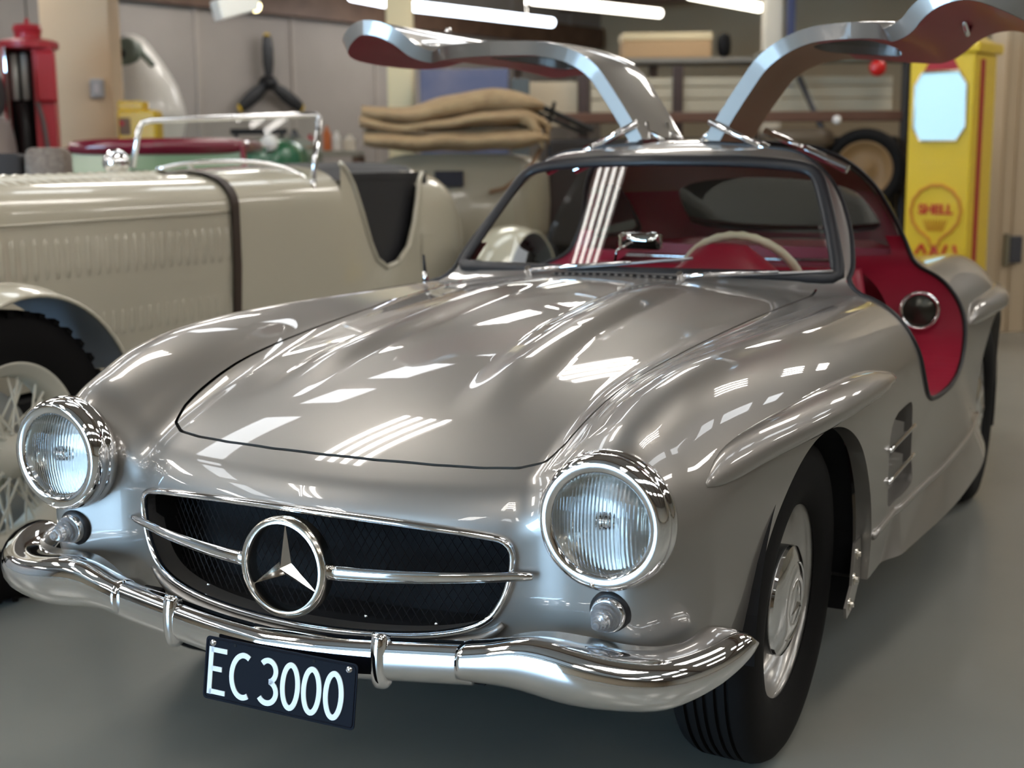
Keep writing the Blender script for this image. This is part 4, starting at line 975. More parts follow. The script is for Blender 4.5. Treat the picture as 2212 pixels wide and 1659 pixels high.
def mudguard(l, s, R_, a0, a1, w, m2=True):
    V_ = []; us = np.linspace(math.radians(a0), math.radians(a1), 30); ts = np.linspace(-1, 1, 11)
    mb = MB().grid(lambda a, t: wc(l+(R_-0.035*t*t)*math.cos(a), s+w*t, 0.43+(R_-0.035*t*t)*math.sin(a)), us, ts)
    o = mb.build('mudguard', WHITE, VC, smooth=True)
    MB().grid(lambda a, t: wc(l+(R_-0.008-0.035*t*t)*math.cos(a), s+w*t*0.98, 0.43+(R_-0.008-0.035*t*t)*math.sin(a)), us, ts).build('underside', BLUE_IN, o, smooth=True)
    MB().tube([wc(l+(R_-0.035)*math.cos(a), s+w, 0.43+(R_-0.035)*math.sin(a)) for a in us], 0.007, 8).build('edge_bead', WHITE, o, smooth=True)
    return o
for sg in (1, -1):
    spoke_wheel(0.0, sg*0.62, 0.425, 0.272); spoke_wheel(3.78, sg*0.70, 0.425, 0.272)
    mudguard(0.0, sg*0.64, 0.50, 22, 165, 0.12); mudguard(3.78, sg*0.72, 0.475, 5, 172, 0.13)
MB().tube([wc(0, s, 0.43) for s in (-0.6, 0.6)], 0.025, 8).build('front_axle', BLACK, VC)
MB().tube([wc(3.78, s, 0.43) for s in (-0.66, 0.66)], 0.03, 8).build('rear_axle', BLACK, VC)
MB().box(wc(1.6, 0, 0.44), (0.6, 4.6, 0.08), Euler((0, 0, WA)).to_matrix()).build('chassis', BLACK, VC)

# ================================================================== background of the hall
def gp(u, depth): p = px(u, 345, depth); return np.array([p[0], p[1], 0.0])
def zp(v, depth, u=1106): return float(px(u, v, depth)[2])
def sc(depth): return FPX/depth
HR = np.array([RGT[0], RGT[1], 0]); HR /= np.linalg.norm(HR); HF = np.array([FWD[0], FWD[1], 0]); HF /= np.linalg.norm(HF)
ANGC = math.atan2(HR[1], HR[0])
def frame_at(u, depth, turn=0.0): return Matrix.Translation(gp(u, depth)) @ Matrix.Rotation(ANGC+turn, 4, 'Z')     # local x right, y away, z up
class LB(MB):
    """mesh collector in a local frame"""
    def __init__(s, M): super().__init__(); s.M = M
    def lbox(s, x0, x1, y0, y1, z0, z1): return s.box(s.M @ Vector(((x0+x1)/2, (y0+y1)/2, (z0+z1)/2)), (x1-x0, y1-y0, z1-z0), s.M.to_3x3())
    def ltube(s, pts, r, n=8, **k): return s.tube([s.M @ Vector(p) for p in pts], r, n, **k)
    def llathe(s, prof, o, z, n=32): return s.lathe(prof, n, s.M @ axisM(o, z))
    def lloft(s, rings, cap=True):
        n = len(rings[0]); V_ = [s.M @ Vector(p) for r in rings for p in r]
        Fc = [(i*n+j, (i+1)*n+j, (i+1)*n+(j+1) % n, i*n+(j+1) % n) for i in range(len(rings)-1) for j in range(n)]
        if cap: Fc += [tuple(range(n)), tuple(range((len(rings)-1)*n, len(rings)*n))[::-1]]
        return s.add(V_, Fc)
def sup(cx, cz, w, h, y, n=24, e=0.5, flat=None):
    out = []
    for t in np.linspace(0, 2*math.pi, n, endpoint=False):
        c, s_ = math.cos(t), math.sin(t); out.append((cx+w*math.copysign(abs(c)**e, c), y, cz+h*math.copysign(abs(s_)**e, s_)))
    return out

# ---- red fuel pump on the far left
d = 9.4; M = frame_at(78, d, 0.25); RP = mat('pump_red', (0.36, 0.012, 0.022), rough=0.35)
PUMP = empty('fuel_pump', gp(78, d), label='tall old red fuel pump with a glass-fronted mechanism at the left', cat='fuel pump'); PUMP.location = (0, 0, 0)
zt = zp(98, d); b = LB(M)
b.lbox(-0.17, -0.145, -0.14, 0.14, 0.0, zt); b.lbox(0.03, 0.165, -0.14, 0.14, 0.0, zt); b.lbox(-0.17, 0.165, 0.10, 0.14, 0, zt); b.lbox(-0.17, 0.165, -0.14, 0.14, 0, 0.75); b.build('cabinet', RP, PUMP, bevel=0.006)
b = LB(M); zz = zt; b.llathe([(0, zz+0.20), (0.012, zz+0.20), (0.02, zz+0.165), (0.09, zz+0.155), (0.10, zz+0.12), (0.09, zz+0.10), (0.09, zz+0.065), (0.17, zz+0.05), (0.205, zz+0.035), (0.205, zz-0.005), (0.185, zz-0.015), (0, zz-0.015)], (0, 0, 0), (0, 0, 1), 32); b.build('crown', RP, PUMP, angle=40)
LB(M).lbox(-0.145, 0.03, 0.06, 0.10, 0.75, zt-0.02).build('back_panel', BLACK, PUMP)
for x in (-0.105, -0.035): LB(M).ltube([(x, 0.0, zt-0.36), (x, 0.0, zt-0.04)], 0.026, 14).build('sight_glass', mat('dusty_glass', (0.42, 0.45, 0.42), rough=0.15), PUMP, smooth=True)
LB(M).ltube([(-0.06, 0.0, 0.9), (-0.05, -0.02, zt-0.55), (-0.07, 0.0, zt-0.38)], 0.045, 10).build('mechanism', mat('dark_iron', (0.03, 0.03, 0.03), metal=0.4, rough=0.5), PUMP, smooth=True)
LB(M).ltube([(0.0, -0.02, 1.0), (0.015, -0.03, zt-0.70)], 0.04, 10).build('handle_block', mat('grey_iron', (0.25, 0.26, 0.26), metal=0.3, rough=0.5), PUMP, smooth=True)
LB(M).lbox(0.045, 0.185, -0.18, -0.13, zt-0.38, zt-0.03).build('hose_box', RP, PUMP, bevel=0.02)
LB(M).ltube([(0.05, -0.16, zt-0.38), (0.08, -0.17, zt-0.50), (0.10, -0.17, zt-0.70), (0.12, -0.17, 0.9)], 0.014, 8).build('hose', mat('grey_hose', (0.10, 0.09, 0.09), rough=0.6), PUMP, smooth=True)
LB(M).ltube([(-0.145, -0.14, 0.7), (-0.145, -0.14, zt)], 0.010, 8).build('chrome_edge', CHROME, PUMP)
LB(M).ltube([(0, 0, zt+0.19), (0, 0, CEIL_H)], 0.006, 6).build('supply_pipe', mat('dark_iron'), PUMP)
# ---- column and switch box
d = 10.3; M = frame_at(180, d, 0.10)
LB(M).lbox(-0.265, 0.255, 0, 0.45, 0, CEIL_H).build('column', mat('column_beige', (0.54, 0.40, 0.26), rough=0.65), None, bevel=0.01, label='thick beige column beside the red fuel pump', cat='column')
SB = LB(M).lbox(0.095, 0.195, -0.06, 0.0, zp(205, d), zp(165, d)).build('switch_box', mat('grey_plastic', (0.33, 0.34, 0.36), rough=0.5), None, bevel=0.01, label='small grey switch box on the beige column', cat='switch box')
LB(M).lbox(0.125, 0.165, -0.065, -0.058, zp(195, d), zp(175, d)).build('rocker', mat('pale_grey', (0.5, 0.5, 0.52), rough=0.5), SB)
# slim pipes and a post right of it
LB(frame_at(278, 12.9)).lbox(-0.045, 0.045, 0, 0.09, 0, CEIL_H).build('conduit', mat('olive_pipe', (0.22, 0.21, 0.12), rough=0.5), None, label='olive pipe running up the wall beyond the beige column', cat='pipe')
LB(frame_at(310, 12.6)).lbox(-0.075, 0.075, 0, 0.12, 0, CEIL_H).build('post', mat('pale_post', (0.52, 0.47, 0.40), rough=0.6), None, label='pale narrow post beyond the beige column', cat='post')
# ---- white streamlined body with a grey-green lamp
d = 11.3; M = frame_at(300, d, -0.1); k = d/FPX
WB_ = empty('white_fairing', gp(300, d), label='white rounded vehicle nose with a grey-green round lamp behind the windscreen', cat='vehicle'); WB_.location = (0, 0, 0)
def wl(u, v): return ((u-300)*k, zp(v, d))
rings = []
for (v, uc, w) in ((560, 305, 75), (300, 300, 72), (245, 315, 70), (215, 310, 68), (180, 304, 64), (150, 296, 56), (120, 287, 46), (95, 280, 36), (75, 272, 28), (66, 269, 14)):
    x, z = wl(uc, v); rings.append([(x+w*k*math.cos(t), 0.25+w*k*1.2*math.sin(t), max(z, 0.02)) for t in np.linspace(0, 2*math.pi, 24, endpoint=False)])
LB(M).lloft(rings).build('body', mat('white_gloss', (0.72, 0.70, 0.66), rough=0.3, coat=0.5), WB_, smooth=True)
x, z = wl(277, 108); GG = mat('lamp_grey_green', (0.14, 0.17, 0.14), rough=0.35)
LB(M).llathe([(0, 0.0), (0.06, 0.0), (0.115, -0.02), (0.125, -0.06), (0.10, -0.16), (0, -0.2)], (x, 0.0, z), (-0.3, -1, 0), 24).build('lamp', GG, WB_, smooth=True)
LB(M).llathe([(0, 0.004), (0.035, 0.0)], (x-0.002, -0.006, z-0.015), (-0.3, -1, 0), 16).build('lamp_centre', BLACK, WB_)
LB(M).ltube([(x+0.05, 0.1, z+0.05), (x+0.16, 0.12, z-0.07), (x+0.20, 0.12, z-0.13)], 0.05, 10).build('lamp_arm', GG, WB_, smooth=True)
# ---- yellow cabinet
d = 9.9; M = frame_at(298, d); YL = mat('yellow_enamel', (0.62, 0.40, 0.01), rough=0.35); k = d/FPX
YC = LB(M).lbox(-40*k, 42*k, 0, 0.22, 0, zp(232, d)).build('yellow_cabinet', YL, None, bevel=0.015, label='yellow metal cabinet standing in front of the white rounded body', cat='cabinet')
LB(M).lbox(-40*k, 15*k, 0.02, 0.20, zp(232, d), zp(212, d)).build('raised_lid', YL, YC, bevel=0.01)
LB(M).lbox(-36*k, -12*k, -0.006, 0.0, zp(285, d), zp(248, d)).build('dark_label', mat('label_brown', (0.16, 0.10, 0.06), rough=0.6), YC)
LB(M).llathe([(0, 0.004), (0.02, 0.0)], (-30*k, -0.006, zp(260, d)), (0, -1, 0), 14).build('red_spot', RP, YC)
# ---- dark grey hooded car at the left edge
d = 8.6; M = frame_at(-92, d); k = d/FPX
GC = empty('hooded_car', gp(-92, d), label='car with a dark grey fabric hood at the left edge', cat='car'); GC.location = (0, 0, 0)
LB(M).lloft([sup(0, zp(190, d), 0.20*q, 0.20*q, y, e=0.7) for y, q in ((-0.2, 0.6), (-0.1, 0.95), (0.2, 1.05), (0.5, 0.8))]).build('fabric_hood', mat('charcoal_cloth', (0.045, 0.047, 0.05), rough=0.8), GC, smooth=True)
LB(M).lloft([sup(0.0, 0.62, 0.20, 0.95, y, e=0.35) for y in (-0.25, 0.1, 0.55)]).build('body', mat('pale_lilac', (0.42, 0.38, 0.36), rough=0.4), GC, smooth=True)
for x in (-0.16, 0.16): LB(M).llathe([(0, 0.05), (0.30, 0.05), (0.33, 0.0), (0.30, -0.05), (0, -0.05)], (x, 0.15, 0.33), (1, 0, 0), 24).build('wheel', TYRE, GC, smooth=True)
# ---- open dark car with two seat backs behind the cream bonnet
d = 6.1; M = frame_at(60, d, 0.05); k = d/FPX
OC = empty('open_car', gp(60, d), label='dark open car whose brown and black seat backs show over the cream bonnet', cat='car'); OC.location = (0, 0, 0)
LB(M).lloft([sup(0.0, 0.72, 0.34, 0.42, y, e=0.35) for y in (0.0, 0.2, 0.75)]).build('body', mat('dark_green_paint', (0.02, 0.025, 0.02), rough=0.3), OC, smooth=True)
LB(M).lloft([sup(32*k, zp(345, d)-0.05, 46*k*q, 0.125*q2, y, e=0.35) for y, q, q2 in ((0.02, 0.92, 0.95), (0.05, 1.0, 1.0), (0.12, 1.0, 1.0), (0.16, 0.93, 0.95))]).build('seat_back', mat('brown_tweed', (0.13, 0.10, 0.08), rough=0.9, noise=(45, (0.21, 0.17, 0.14), 0.3, 0.7)), OC, smooth=True, label='brown tweed seat back')
LB(M).lloft([sup(-62*k, zp(350, d)-0.05, 46*k*q, 0.11*q2, y, e=0.3) for y, q, q2 in ((0.0, 0.92, 0.95), (0.03, 1.0, 1.0), (0.10, 1.0, 1.0), (0.14, 0.93, 0.95))]).build('seat_back', BLK, OC, smooth=True, label='black seat back')
for x in (-0.36, 0.36):
    for y in (0.15, 0.6): LB(M).llathe([(0, 0.06), (0.24, 0.06), (0.31, 0.04), (0.33, 0.0), (0.31, -0.04), (0, -0.06)], (x, y, 0.33), (1, 0, 0), 28).build('wheel', TYRE, OC, smooth=True)
# ---- burgundy saloon with green-tinted screen
d = 7.9; M = frame_at(335, d, 0.0); k = d/FPX; BG = mat('burgundy_paint', (0.16, 0.008, 0.022), rough=0.22, coat=0.8)
BC = empty('burgundy_saloon', gp(335, d), label='burgundy saloon with a green-tinted windscreen behind the cream car', cat='car'); BC.location = (0, 0, 0)
zr, zb = zp(291, d), zp(316, d)
LB(M).lloft([sup(0, (zr+zb)/2-0.02, 0.53*q, (zr-zb)/2*q2+0.02, y, e=0.42) for y, q, q2 in ((0.0, 0.97, 0.75), (0.12, 1.0, 1.0), (0.6, 1.0, 1.1), (1.1, 0.9, 0.7))]).build('roof', BG, BC, smooth=True)
LB(M).lloft([sup(0, 0.72, 0.62, 0.42, y, e=0.4) for y in (-0.05, 0.1, 1.6)]).build('body', BG, BC, smooth=True)
mesh_obj('windscreen', [M @ Vector(p) for p in ((-0.56, -0.06, 1.10), (0.56, -0.06, 1.10), (0.51, 0.02, zb), (-0.51, 0.02, zb))], [(0, 1, 2, 3)], mat('green_tint', (0.16, 0.22, 0.12), rough=0.15), BC)
for sx in (-1, 1): LB(M).ltube([(sx*0.57, -0.07, 1.08), (sx*0.52, 0.01, zb+0.01)], 0.018, 8).build('pillar', BG, BC)
LB(M).lloft([sup(0.05, 1.10, 0.42, 0.09, y, e=0.5) for y in (-0.30, -0.2, -0.10)]).build('dark_cover', BLK, BC, smooth=True)
for x in (-0.55, 0.55):
    for y in (0.2, 1.3): LB(M).llathe([(0, 0.07), (0.24, 0.07), (0.31, 0.05), (0.33, 0.0), (0.31, -0.05), (0, -0.07)], (x, y, 0.33), (1, 0, 0), 28).build('wheel', TYRE, BC, smooth=True)
# ---- green car further right
d = 9.9; M = frame_at(565, d); k = d/FPX; GP = mat('green_paint', (0.03, 0.14, 0.07), rough=0.25, coat=0.7)
GR_ = empty('green_car', gp(565, d), label='green car with a rounded bonnet seen through the cream car windscreen', cat='car'); GR_.location = (0, 0, 0)
LB(M).lloft([sup(0.02, zp(330, d)-0.05, 0.27*q, 0.18*q, y, e=0.7) for y, q in ((-0.1, 0.5), (0.0, 0.85), (0.3, 1.0), (1.0, 1.1))]).build('bonnet', GP, GR_, smooth=True)
LB(M).lloft([sup(0.02, 0.66, 0.5, 0.5, y, e=0.35) for y in (0.0, 0.5, 1.4)]).build('body', GP, GR_, smooth=True)
LB(M).llathe([(0, 0.03), (0.05, 0.02), (0.065, 0.0), (0.05, -0.04), (0, -0.06)], (25*k, -0.12, zp(305, d)), (0.1, -1, 0.1), 20).build('headlamp', mat('pale_lamp', (0.75, 0.72, 0.68), rough=0.2), GR_, smooth=True)
LB(M).lbox(-0.34, 0.10, 0.55, 0.60, zp(283, d), zp(270, d)).build('roof_edge', BLACK, GR_)
for sx in (-0.30, 0.06): LB(M).lbox(sx-0.012, sx+0.012, 0.56, 0.59, 1.1, zp(283, d)).build('roof_post', BLACK, GR_)
for x in (-0.42, 0.46):
    for y in (0.2, 1.1): LB(M).llathe([(0, 0.07), (0.24, 0.07), (0.31, 0.05), (0.33, 0.0), (0.31, -0.05), (0, -0.07)], (x, y, 0.33), (1, 0, 0), 28).build('wheel', TYRE, GR_, smooth=True)
# ---- propeller on the left wall
wall_pt = room(0, -10.46, 0); wn = -E2
def wallp(u, v): return ray_plane(u, v, wall_pt, wn)
hub = wallp(573, 180); PRP = empty('propeller', hub, label='black three-bladed propeller with yellow tips hung on the wall', cat='propeller'); PRP.location = (0, 0, 0)
for (u, v) in ((568, 74), (508, 236), (646, 236)):
    t_ = wallp(u, v); ax = t_-hub; L_ = np.linalg.norm(ax); ax /= L_
    bl = MB(); pts = [hub+ax*L_*q+E2*0.06 for q in (0.0, 0.15, 0.4, 0.7, 0.92, 0.985)]; bl.tube(pts, [0.045, 0.05, 0.075, 0.075, 0.06, 0.03], up=tuple(E2), prof=[(0.3*math.cos(a), math.sin(a)) for a in np.linspace(0, 2*math.pi, 12, endpoint=False)])
    bo = bl.build('blade', mat('blade_black', (0.012, 0.013, 0.015), rough=0.45), PRP, smooth=True)
    MB().tube([hub+ax*L_*q+E2*0.06 for q in (0.965, 1.0, 1.02)], [0.048, 0.034, 0.01], up=tuple(E2), prof=[(0.32*math.cos(a), math.sin(a)) for a in np.linspace(0, 2*math.pi, 12, endpoint=False)]).build('tip', YL, bo, smooth=True)
MB().lathe([(0, 0.16), (0.04, 0.15), (0.075, 0.09), (0.08, 0.0)], 20, axisM(hub, E2)).build('spinner', mat('blade_black'), PRP, smooth=True)
# ---- wide window-like skylit board and hanging lamp
d = 8.9; M = frame_at(525, d, 0.5); k = d/FPX
HL = LB(M).add([M @ Vector(p) for p in ((-0.13, 0, zp(2, d)), (-0.10, 0, zp(44, d)), (0.15, 0, zp(20, d)), (0.17, 0, zp(-15, d)), (-0.13, 0.18, zp(2, d)), (-0.10, 0.18, zp(44, d)), (0.15, 0.18, zp(20, d)), (0.17, 0.18, zp(-15, d)))], [(0, 1, 2, 3), (7, 6, 5, 4), (0, 4, 5, 1), (1, 5, 6, 2), (2, 6, 7, 3), (3, 7, 4, 0)]).build('hanging_lamp', mat('lamp_white', (0.72, 0.70, 0.62), rough=0.5), None, bevel=0.01, label='white box lamp hanging askew near the ceiling', cat='lamp')
LB(M).ltube([(0.02, 0.09, zp(-5, d)), (0.02, 0.09, CEIL_H)], 0.008, 6).build('lamp_rod', BLACK, HL)
LB(M).llathe([(0, 0.03), (0.03, 0.02), (0.04, 0)], (0.15, 0.05, zp(12, d)), (0.5, -0.6, -0.3), 14).build('lit_bulb', mat('warm_bulb', (1, 1, 1), emit=(1.0, 0.85, 0.45), estr=6.0), HL, smooth=True)
# ---- posts
LB(frame_at(868, 10.9)).lbox(-0.105, 0.105, 0, 0.2, 0, CEIL_H).build('post', mat('post_cream', (0.66, 0.55, 0.33), rough=0.6), None, bevel=0.01, label='cream square post rising behind the folded canvas hood', cat='post')
LB(frame_at(1665, 12.8)).lbox(-0.085, 0.085, 0, 0.2, 0, CEIL_H).build('post', mat('post_pale', (0.60, 0.55, 0.45), rough=0.6), None, bevel=0.01, label='pale post behind the near raised door', cat='post')
LB(frame_at(1702, 12.7)).lbox(-0.035, 0.035, 0, 0.06, 1.9, CEIL_H).build('banner', mat('navy_cloth', (0.06, 0.07, 0.14), rough=0.8), None, label='narrow navy strip hanging beside the pale post', cat='banner')
# ---- bench with tins and bottles
d = 11.4; M = frame_at(700, d); k = d/FPX; zt = zp(322, d)
BN = LB(M).lbox(-75*k, 75*k, 0, 0.5, zt-0.05, zt).build('workbench', mat('bench_grey', (0.32, 0.30, 0.26), rough=0.6), None, bevel=0.004, label='grey workbench carrying tins, behind the cream car cockpit', cat='bench')
for x in (-68*k, 68*k):
    for y in (0.05, 0.45): LB(M).lbox(x-0.03, x+0.03, y-0.03, y+0.03, 0, zt-0.05).build('leg', WOOD_M, BN)
for u, w, v, m_, nm, lb in ((630, 14, 275, mat('black_tin', (0.03, 0.03, 0.035), rough=0.4), 'black_tin', 'black square tin at the left end of the bench'), (664, 10, 286, RP, 'red_tin', 'red tin between the black tin and the orange bottle'), (701, 9, 268, mat('orange_tin', (0.5, 0.12, 0.02), rough=0.4), 'orange_bottle', 'orange-red bottle on the bench'), (722, 9, 280, mat('white_gloss'), 'white_bottle', 'white bottle beside the orange bottle'), (750, 13, 288, mat('cream_tin', (0.66, 0.6, 0.5), rough=0.4), 'cream_jug', 'cream jug at the right end of the bench')):
    z1 = zp(v, d); x = (u-700)*k; r = w*k
    LB(M).llathe([(0, zt), (r, zt), (r, zt+(z1-zt)*0.7), (r*0.45, zt+(z1-zt)*0.85), (r*0.45, z1), (0, z1)], (x, 0.2, 0), (0, 0, 1), 20).build(nm, m_, None, angle=40, label=lb, cat='container', group='containers on the bench')
# ---- tourer with folded canvas hood
d = 8.8; k = d/FPX; M = frame_at(990, d, 0.12); CANV = mat('tan_canvas', (0.36, 0.25, 0.13), rough=0.9, noise=(14, (0.28, 0.18, 0.095), 0.35, 0.75), bump=(30, 0.5, 0.02))
TC = empty('tourer', gp(990, d), label='cream vintage tourer with a folded tan canvas hood', cat='car'); TC.location = (0, 0, 0)
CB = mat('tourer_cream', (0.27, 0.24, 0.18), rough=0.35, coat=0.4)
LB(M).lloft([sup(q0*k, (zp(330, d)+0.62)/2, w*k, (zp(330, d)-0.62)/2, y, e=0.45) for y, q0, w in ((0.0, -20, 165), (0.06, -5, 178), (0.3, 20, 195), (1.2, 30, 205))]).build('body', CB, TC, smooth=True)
LB(M).lloft([sup(20*k, 0.58, 200*k, 0.16, y, e=0.4) for y in (0.1, 1.2)]).build('chassis', BLACK, TC, smooth=True)
def fold(name, pl, hh, y0, dep, seed, m_):
    rs = np.random.RandomState(seed); rings = []; P_ = smooth_path([((u-990)*k, zp(v, d), h_*k) for u, v, h_ in pl], 26); w1 = rs.uniform(0, 6, 4)
    for i, (x, z, h_) in enumerate(P_):
        t = i/25; end = math.sin(math.pi*min(0.985, max(0.015, t)))**0.14
        dz = 0.008*math.sin(9*t+w1[0])+0.005*math.sin(23*t+w1[1])
        rings.append([(x, y0+dep*(1+0.15*math.sin(7*t+w1[2]))*end*math.cos(a), z+dz+h_*end*math.sin(a)*(1+0.12*math.sin(3*a+6*t+w1[3]))) for a in np.linspace(0, 2*math.pi, 16, endpoint=False)])
    return LB(M).lloft(rings).build(name, m_, TC, smooth=True)
fold('canvas_fold', ((785, 240, 20), (850, 247, 18), (940, 240, 26), (1040, 222, 30), (1120, 218, 28), (1175, 228, 14)), 0, 0.12, 0.26, 1, CANV)
fold('canvas_fold', ((780, 264, 18), (860, 272, 16), (960, 268, 15), (1060, 258, 17), (1150, 255, 17), (1190, 272, 12)), 0, 0.05, 0.24, 2, CANV)
fold('canvas_fold', ((788, 298, 20), (880, 304, 20), (980, 306, 20), (1080, 302, 20), (1150, 296, 20), (1180, 300, 10)), 0, 0.0, 0.24, 3, CANV)
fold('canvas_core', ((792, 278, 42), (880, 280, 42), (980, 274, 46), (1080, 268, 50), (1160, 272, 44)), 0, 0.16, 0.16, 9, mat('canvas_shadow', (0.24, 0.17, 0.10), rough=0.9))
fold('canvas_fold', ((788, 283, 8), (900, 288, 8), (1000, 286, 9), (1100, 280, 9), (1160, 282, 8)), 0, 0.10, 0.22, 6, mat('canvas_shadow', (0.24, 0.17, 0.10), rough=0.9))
fold('canvas_flap', ((1120, 255, 14), (1150, 275, 18), (1165, 300, 20), (1170, 322, 12)), 0, -0.12, 0.05, 4, CANV)
fold('canvas_flap', ((1170, 262, 12), (1185, 290, 16), (1182, 312, 10)), 0, -0.05, 0.05, 5, CANV)
IRON = mat('dark_iron')
for (u0, v0), (u1, v1), r in (((1140, 214), (1315, 276), 0.022), ((1150, 235), (1300, 285), 0.018), ((1205, 222), (1205, 300), 0.014), ((1180, 250), (1250, 262), 0.016)):
    LB(M).ltube([((u0-990)*k, 0.10, zp(v0, d)), ((u1-990)*k, 0.55, zp(v1, d)-0.005)], r, 8).build('hood_iron', IRON, TC)
LB(M).ltube([((u-990)*k, -0.035-0.03*(1-abs(u-1100)/90), zp(v, d)) for u, v in ((1168, 322), (1150, 352), (1120, 385), (1085, 408), (1055, 415))], 0.014, 8).build('leather_strap', mat('tan_leather', (0.17, 0.09, 0.04), rough=0.6), TC, smooth=True)
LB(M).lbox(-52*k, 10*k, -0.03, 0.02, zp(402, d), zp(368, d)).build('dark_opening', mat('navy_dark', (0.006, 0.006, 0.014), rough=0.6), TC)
for x in (-0.50, 0.58):
    for y in (0.45, 1.0): LB(M).llathe([(0, 0.05), (0.28, 0.05), (0.36, 0.04), (0.40, 0.0), (0.36, -0.04), (0, -0.05)], (x, y, 0.40), (1, 0, 0), 32).build('wheel', TYRE, TC, smooth=True)
# ---- blue and dark crates behind the canvas
d = 10.6; M = frame_at(1010, d); k = d/FPX
LB(M).lbox(-100*k, 90*k, 0, 0.3, 0, zp(150, d)).build('blue_cupboard', mat('dusty_blue', (0.09, 0.10, 0.17), rough=0.6, noise=(3, (0.16, 0.15, 0.20), 0.4, 0.7)), None, bevel=0.01, label='dusty blue cupboard behind the folded canvas hood', cat='cupboard')
LB(M).lbox(95*k, 135*k, -0.05, 0.25, 0, zp(172, d)).build('grey_cupboard', mat('slate_grey', (0.07, 0.08, 0.08), rough=0.6), None, bevel=0.01, label='slate grey cupboard next to the dusty blue one', cat='cupboard')
# ---- long timber-bodied truck behind the silver car
d = 10.6; k = d/FPX; M = frame_at(1500, d, 0.03); 
TK = empty('timber_truck', gp(1500, d), label='dark vintage truck with cream timber boards and a spare wheel', cat='truck'); TK.location = (0, 0, 0)
DK = mat('truck_black', (0.018, 0.014, 0.012), rough=0.35); BRN = mat('truck_brown', (0.11, 0.05, 0.03), rough=0.5); BRD = mat('cream_boards', (0.46, 0.40, 0.29), rough=0.7)
X = lambda u: (u-1500)*k; Z = lambda v: zp(v, d)
LB(M).lbox(X(1185), X(1955), 0.10, 1.3, 0.55, Z(300)).build('body', DK, TK, bevel=0.03)
LB(M).lbox(X(1200), X(1960), 0.02, 0.12, Z(268), Z(246)).build('side_rail', BRN, TK, bevel=0.01)
for v0, v1 in ((242, 215), (212, 188), (185, 166)): LB(M).lbox(X(1285), X(1960), 0.40, 0.44, Z(v0), Z(v1)).build('board', BRD, TK, bevel=0.004)
LB(M).lbox(X(1145), X(1258), 0.5, 0.54, Z(272), Z(172)).build('cab_panel', mat('cab_cream', (0.50, 0.42, 0.30), rough=0.5), TK, bevel=0.01)
for u in (1268, 1478): LB(M).lbox(X(u-11), X(u+11), 0.36, 0.42, Z(300), Z(140)).build('stake', mat('stake_dark', (0.05, 0.03, 0.025), rough=0.6), TK, bevel=0.005)
LB(M).ltube([(X(1735), 0.2, Z(170)), (X(1762), 0.1, Z(240)), (X(1782), 0.05, Z(290))], 0.026, 8).build('screen_pillar', DK, TK)
LB(M).lbox(X(1952), X(1975), 0.0, 0.10, 0.2, Z(95)).build('rear_pillar', DK, TK, bevel=0.01)
LB(M).lbox(X(1640), X(1975), 0.0, 0.3, Z(140), Z(118)).build('roof_rail', mat('rail_olive', (0.16, 0.16, 0.12), rough=0.6), TK, bevel=0.01)
LB(M).lloft([sup(X(1720), Z(305), 0.28*q, 0.09*q, y, e=0.6) for y, q in ((-0.18, 0.6), (-0.10, 1.0), (0.1, 1.0))]).build('mudguard', mat('guard_brown', (0.10, 0.075, 0.05), rough=0.35), TK, smooth=True)
LB(M).llathe([(0, 0.03), (0.028, 0.02), (0.036, 0.0), (0, -0.03)], (X(1797), -0.14, Z(266)), (0, -1, 0), 18).build('side_lamp', mat('pale_lamp'), TK, smooth=True)
SPW = LB(M).llathe([(0.0, 0.03), (0.06, 0.03), (0.08, 0.01), (0.19, 0.02), (0.205, 0.045), (0.225, 0.05), (0.23, 0.03)], (X(1862), -0.10, Z(372)), (-0.35, -1, 0), 40).build('spare_wheel', mat('ochre_wheel', (0.24, 0.14, 0.055), rough=0.5), TK, smooth=True, label='ochre spare wheel')
LB(M).llathe([(0.225, 0.05), (0.25, 0.075), (0.285, 0.08), (0.315, 0.05), (0.325, 0.0), (0.315, -0.05), (0.25, -0.07), (0.22, -0.04)], (X(1862), -0.10, Z(372)), (-0.35, -1, 0), 48).build('tyre', TYRE, SPW, smooth=True)
RL = LB(M).llathe([(0, 0.03), (0.05, 0.022), (0.068, 0.0), (0.06, -0.03), (0, -0.05)], (X(1888), -0.05, Z(155)), (0, -1, 0), 24).build('red_lamp', mat('red_lens', (0.55, 0.01, 0.01), rough=0.25, coat=0.5), TK, smooth=True)
LB(M).lbox(X(1888)-0.015, X(1888)+0.015, -0.02, 0.05, Z(155)-0.02, Z(128)).build('lamp_bracket', DK, TK)
LB(M).lloft([sup(X(1925), Z(345), 0.03, 0.10, y, e=0.8) for y in (-0.05, 0.0)]).build('chrome_plate', CHROME, TK, smooth=True)
for x in (X(1300), X(1560), X(1900)): LB(M).llathe([(0, 0.06), (0.26, 0.06), (0.36, 0.05), (0.40, 0.0), (0.36, -0.05), (0, -0.06)], (x, 0.20, 0.40), (0, -1, 0), 32).build('wheel', TYRE, TK, smooth=True)
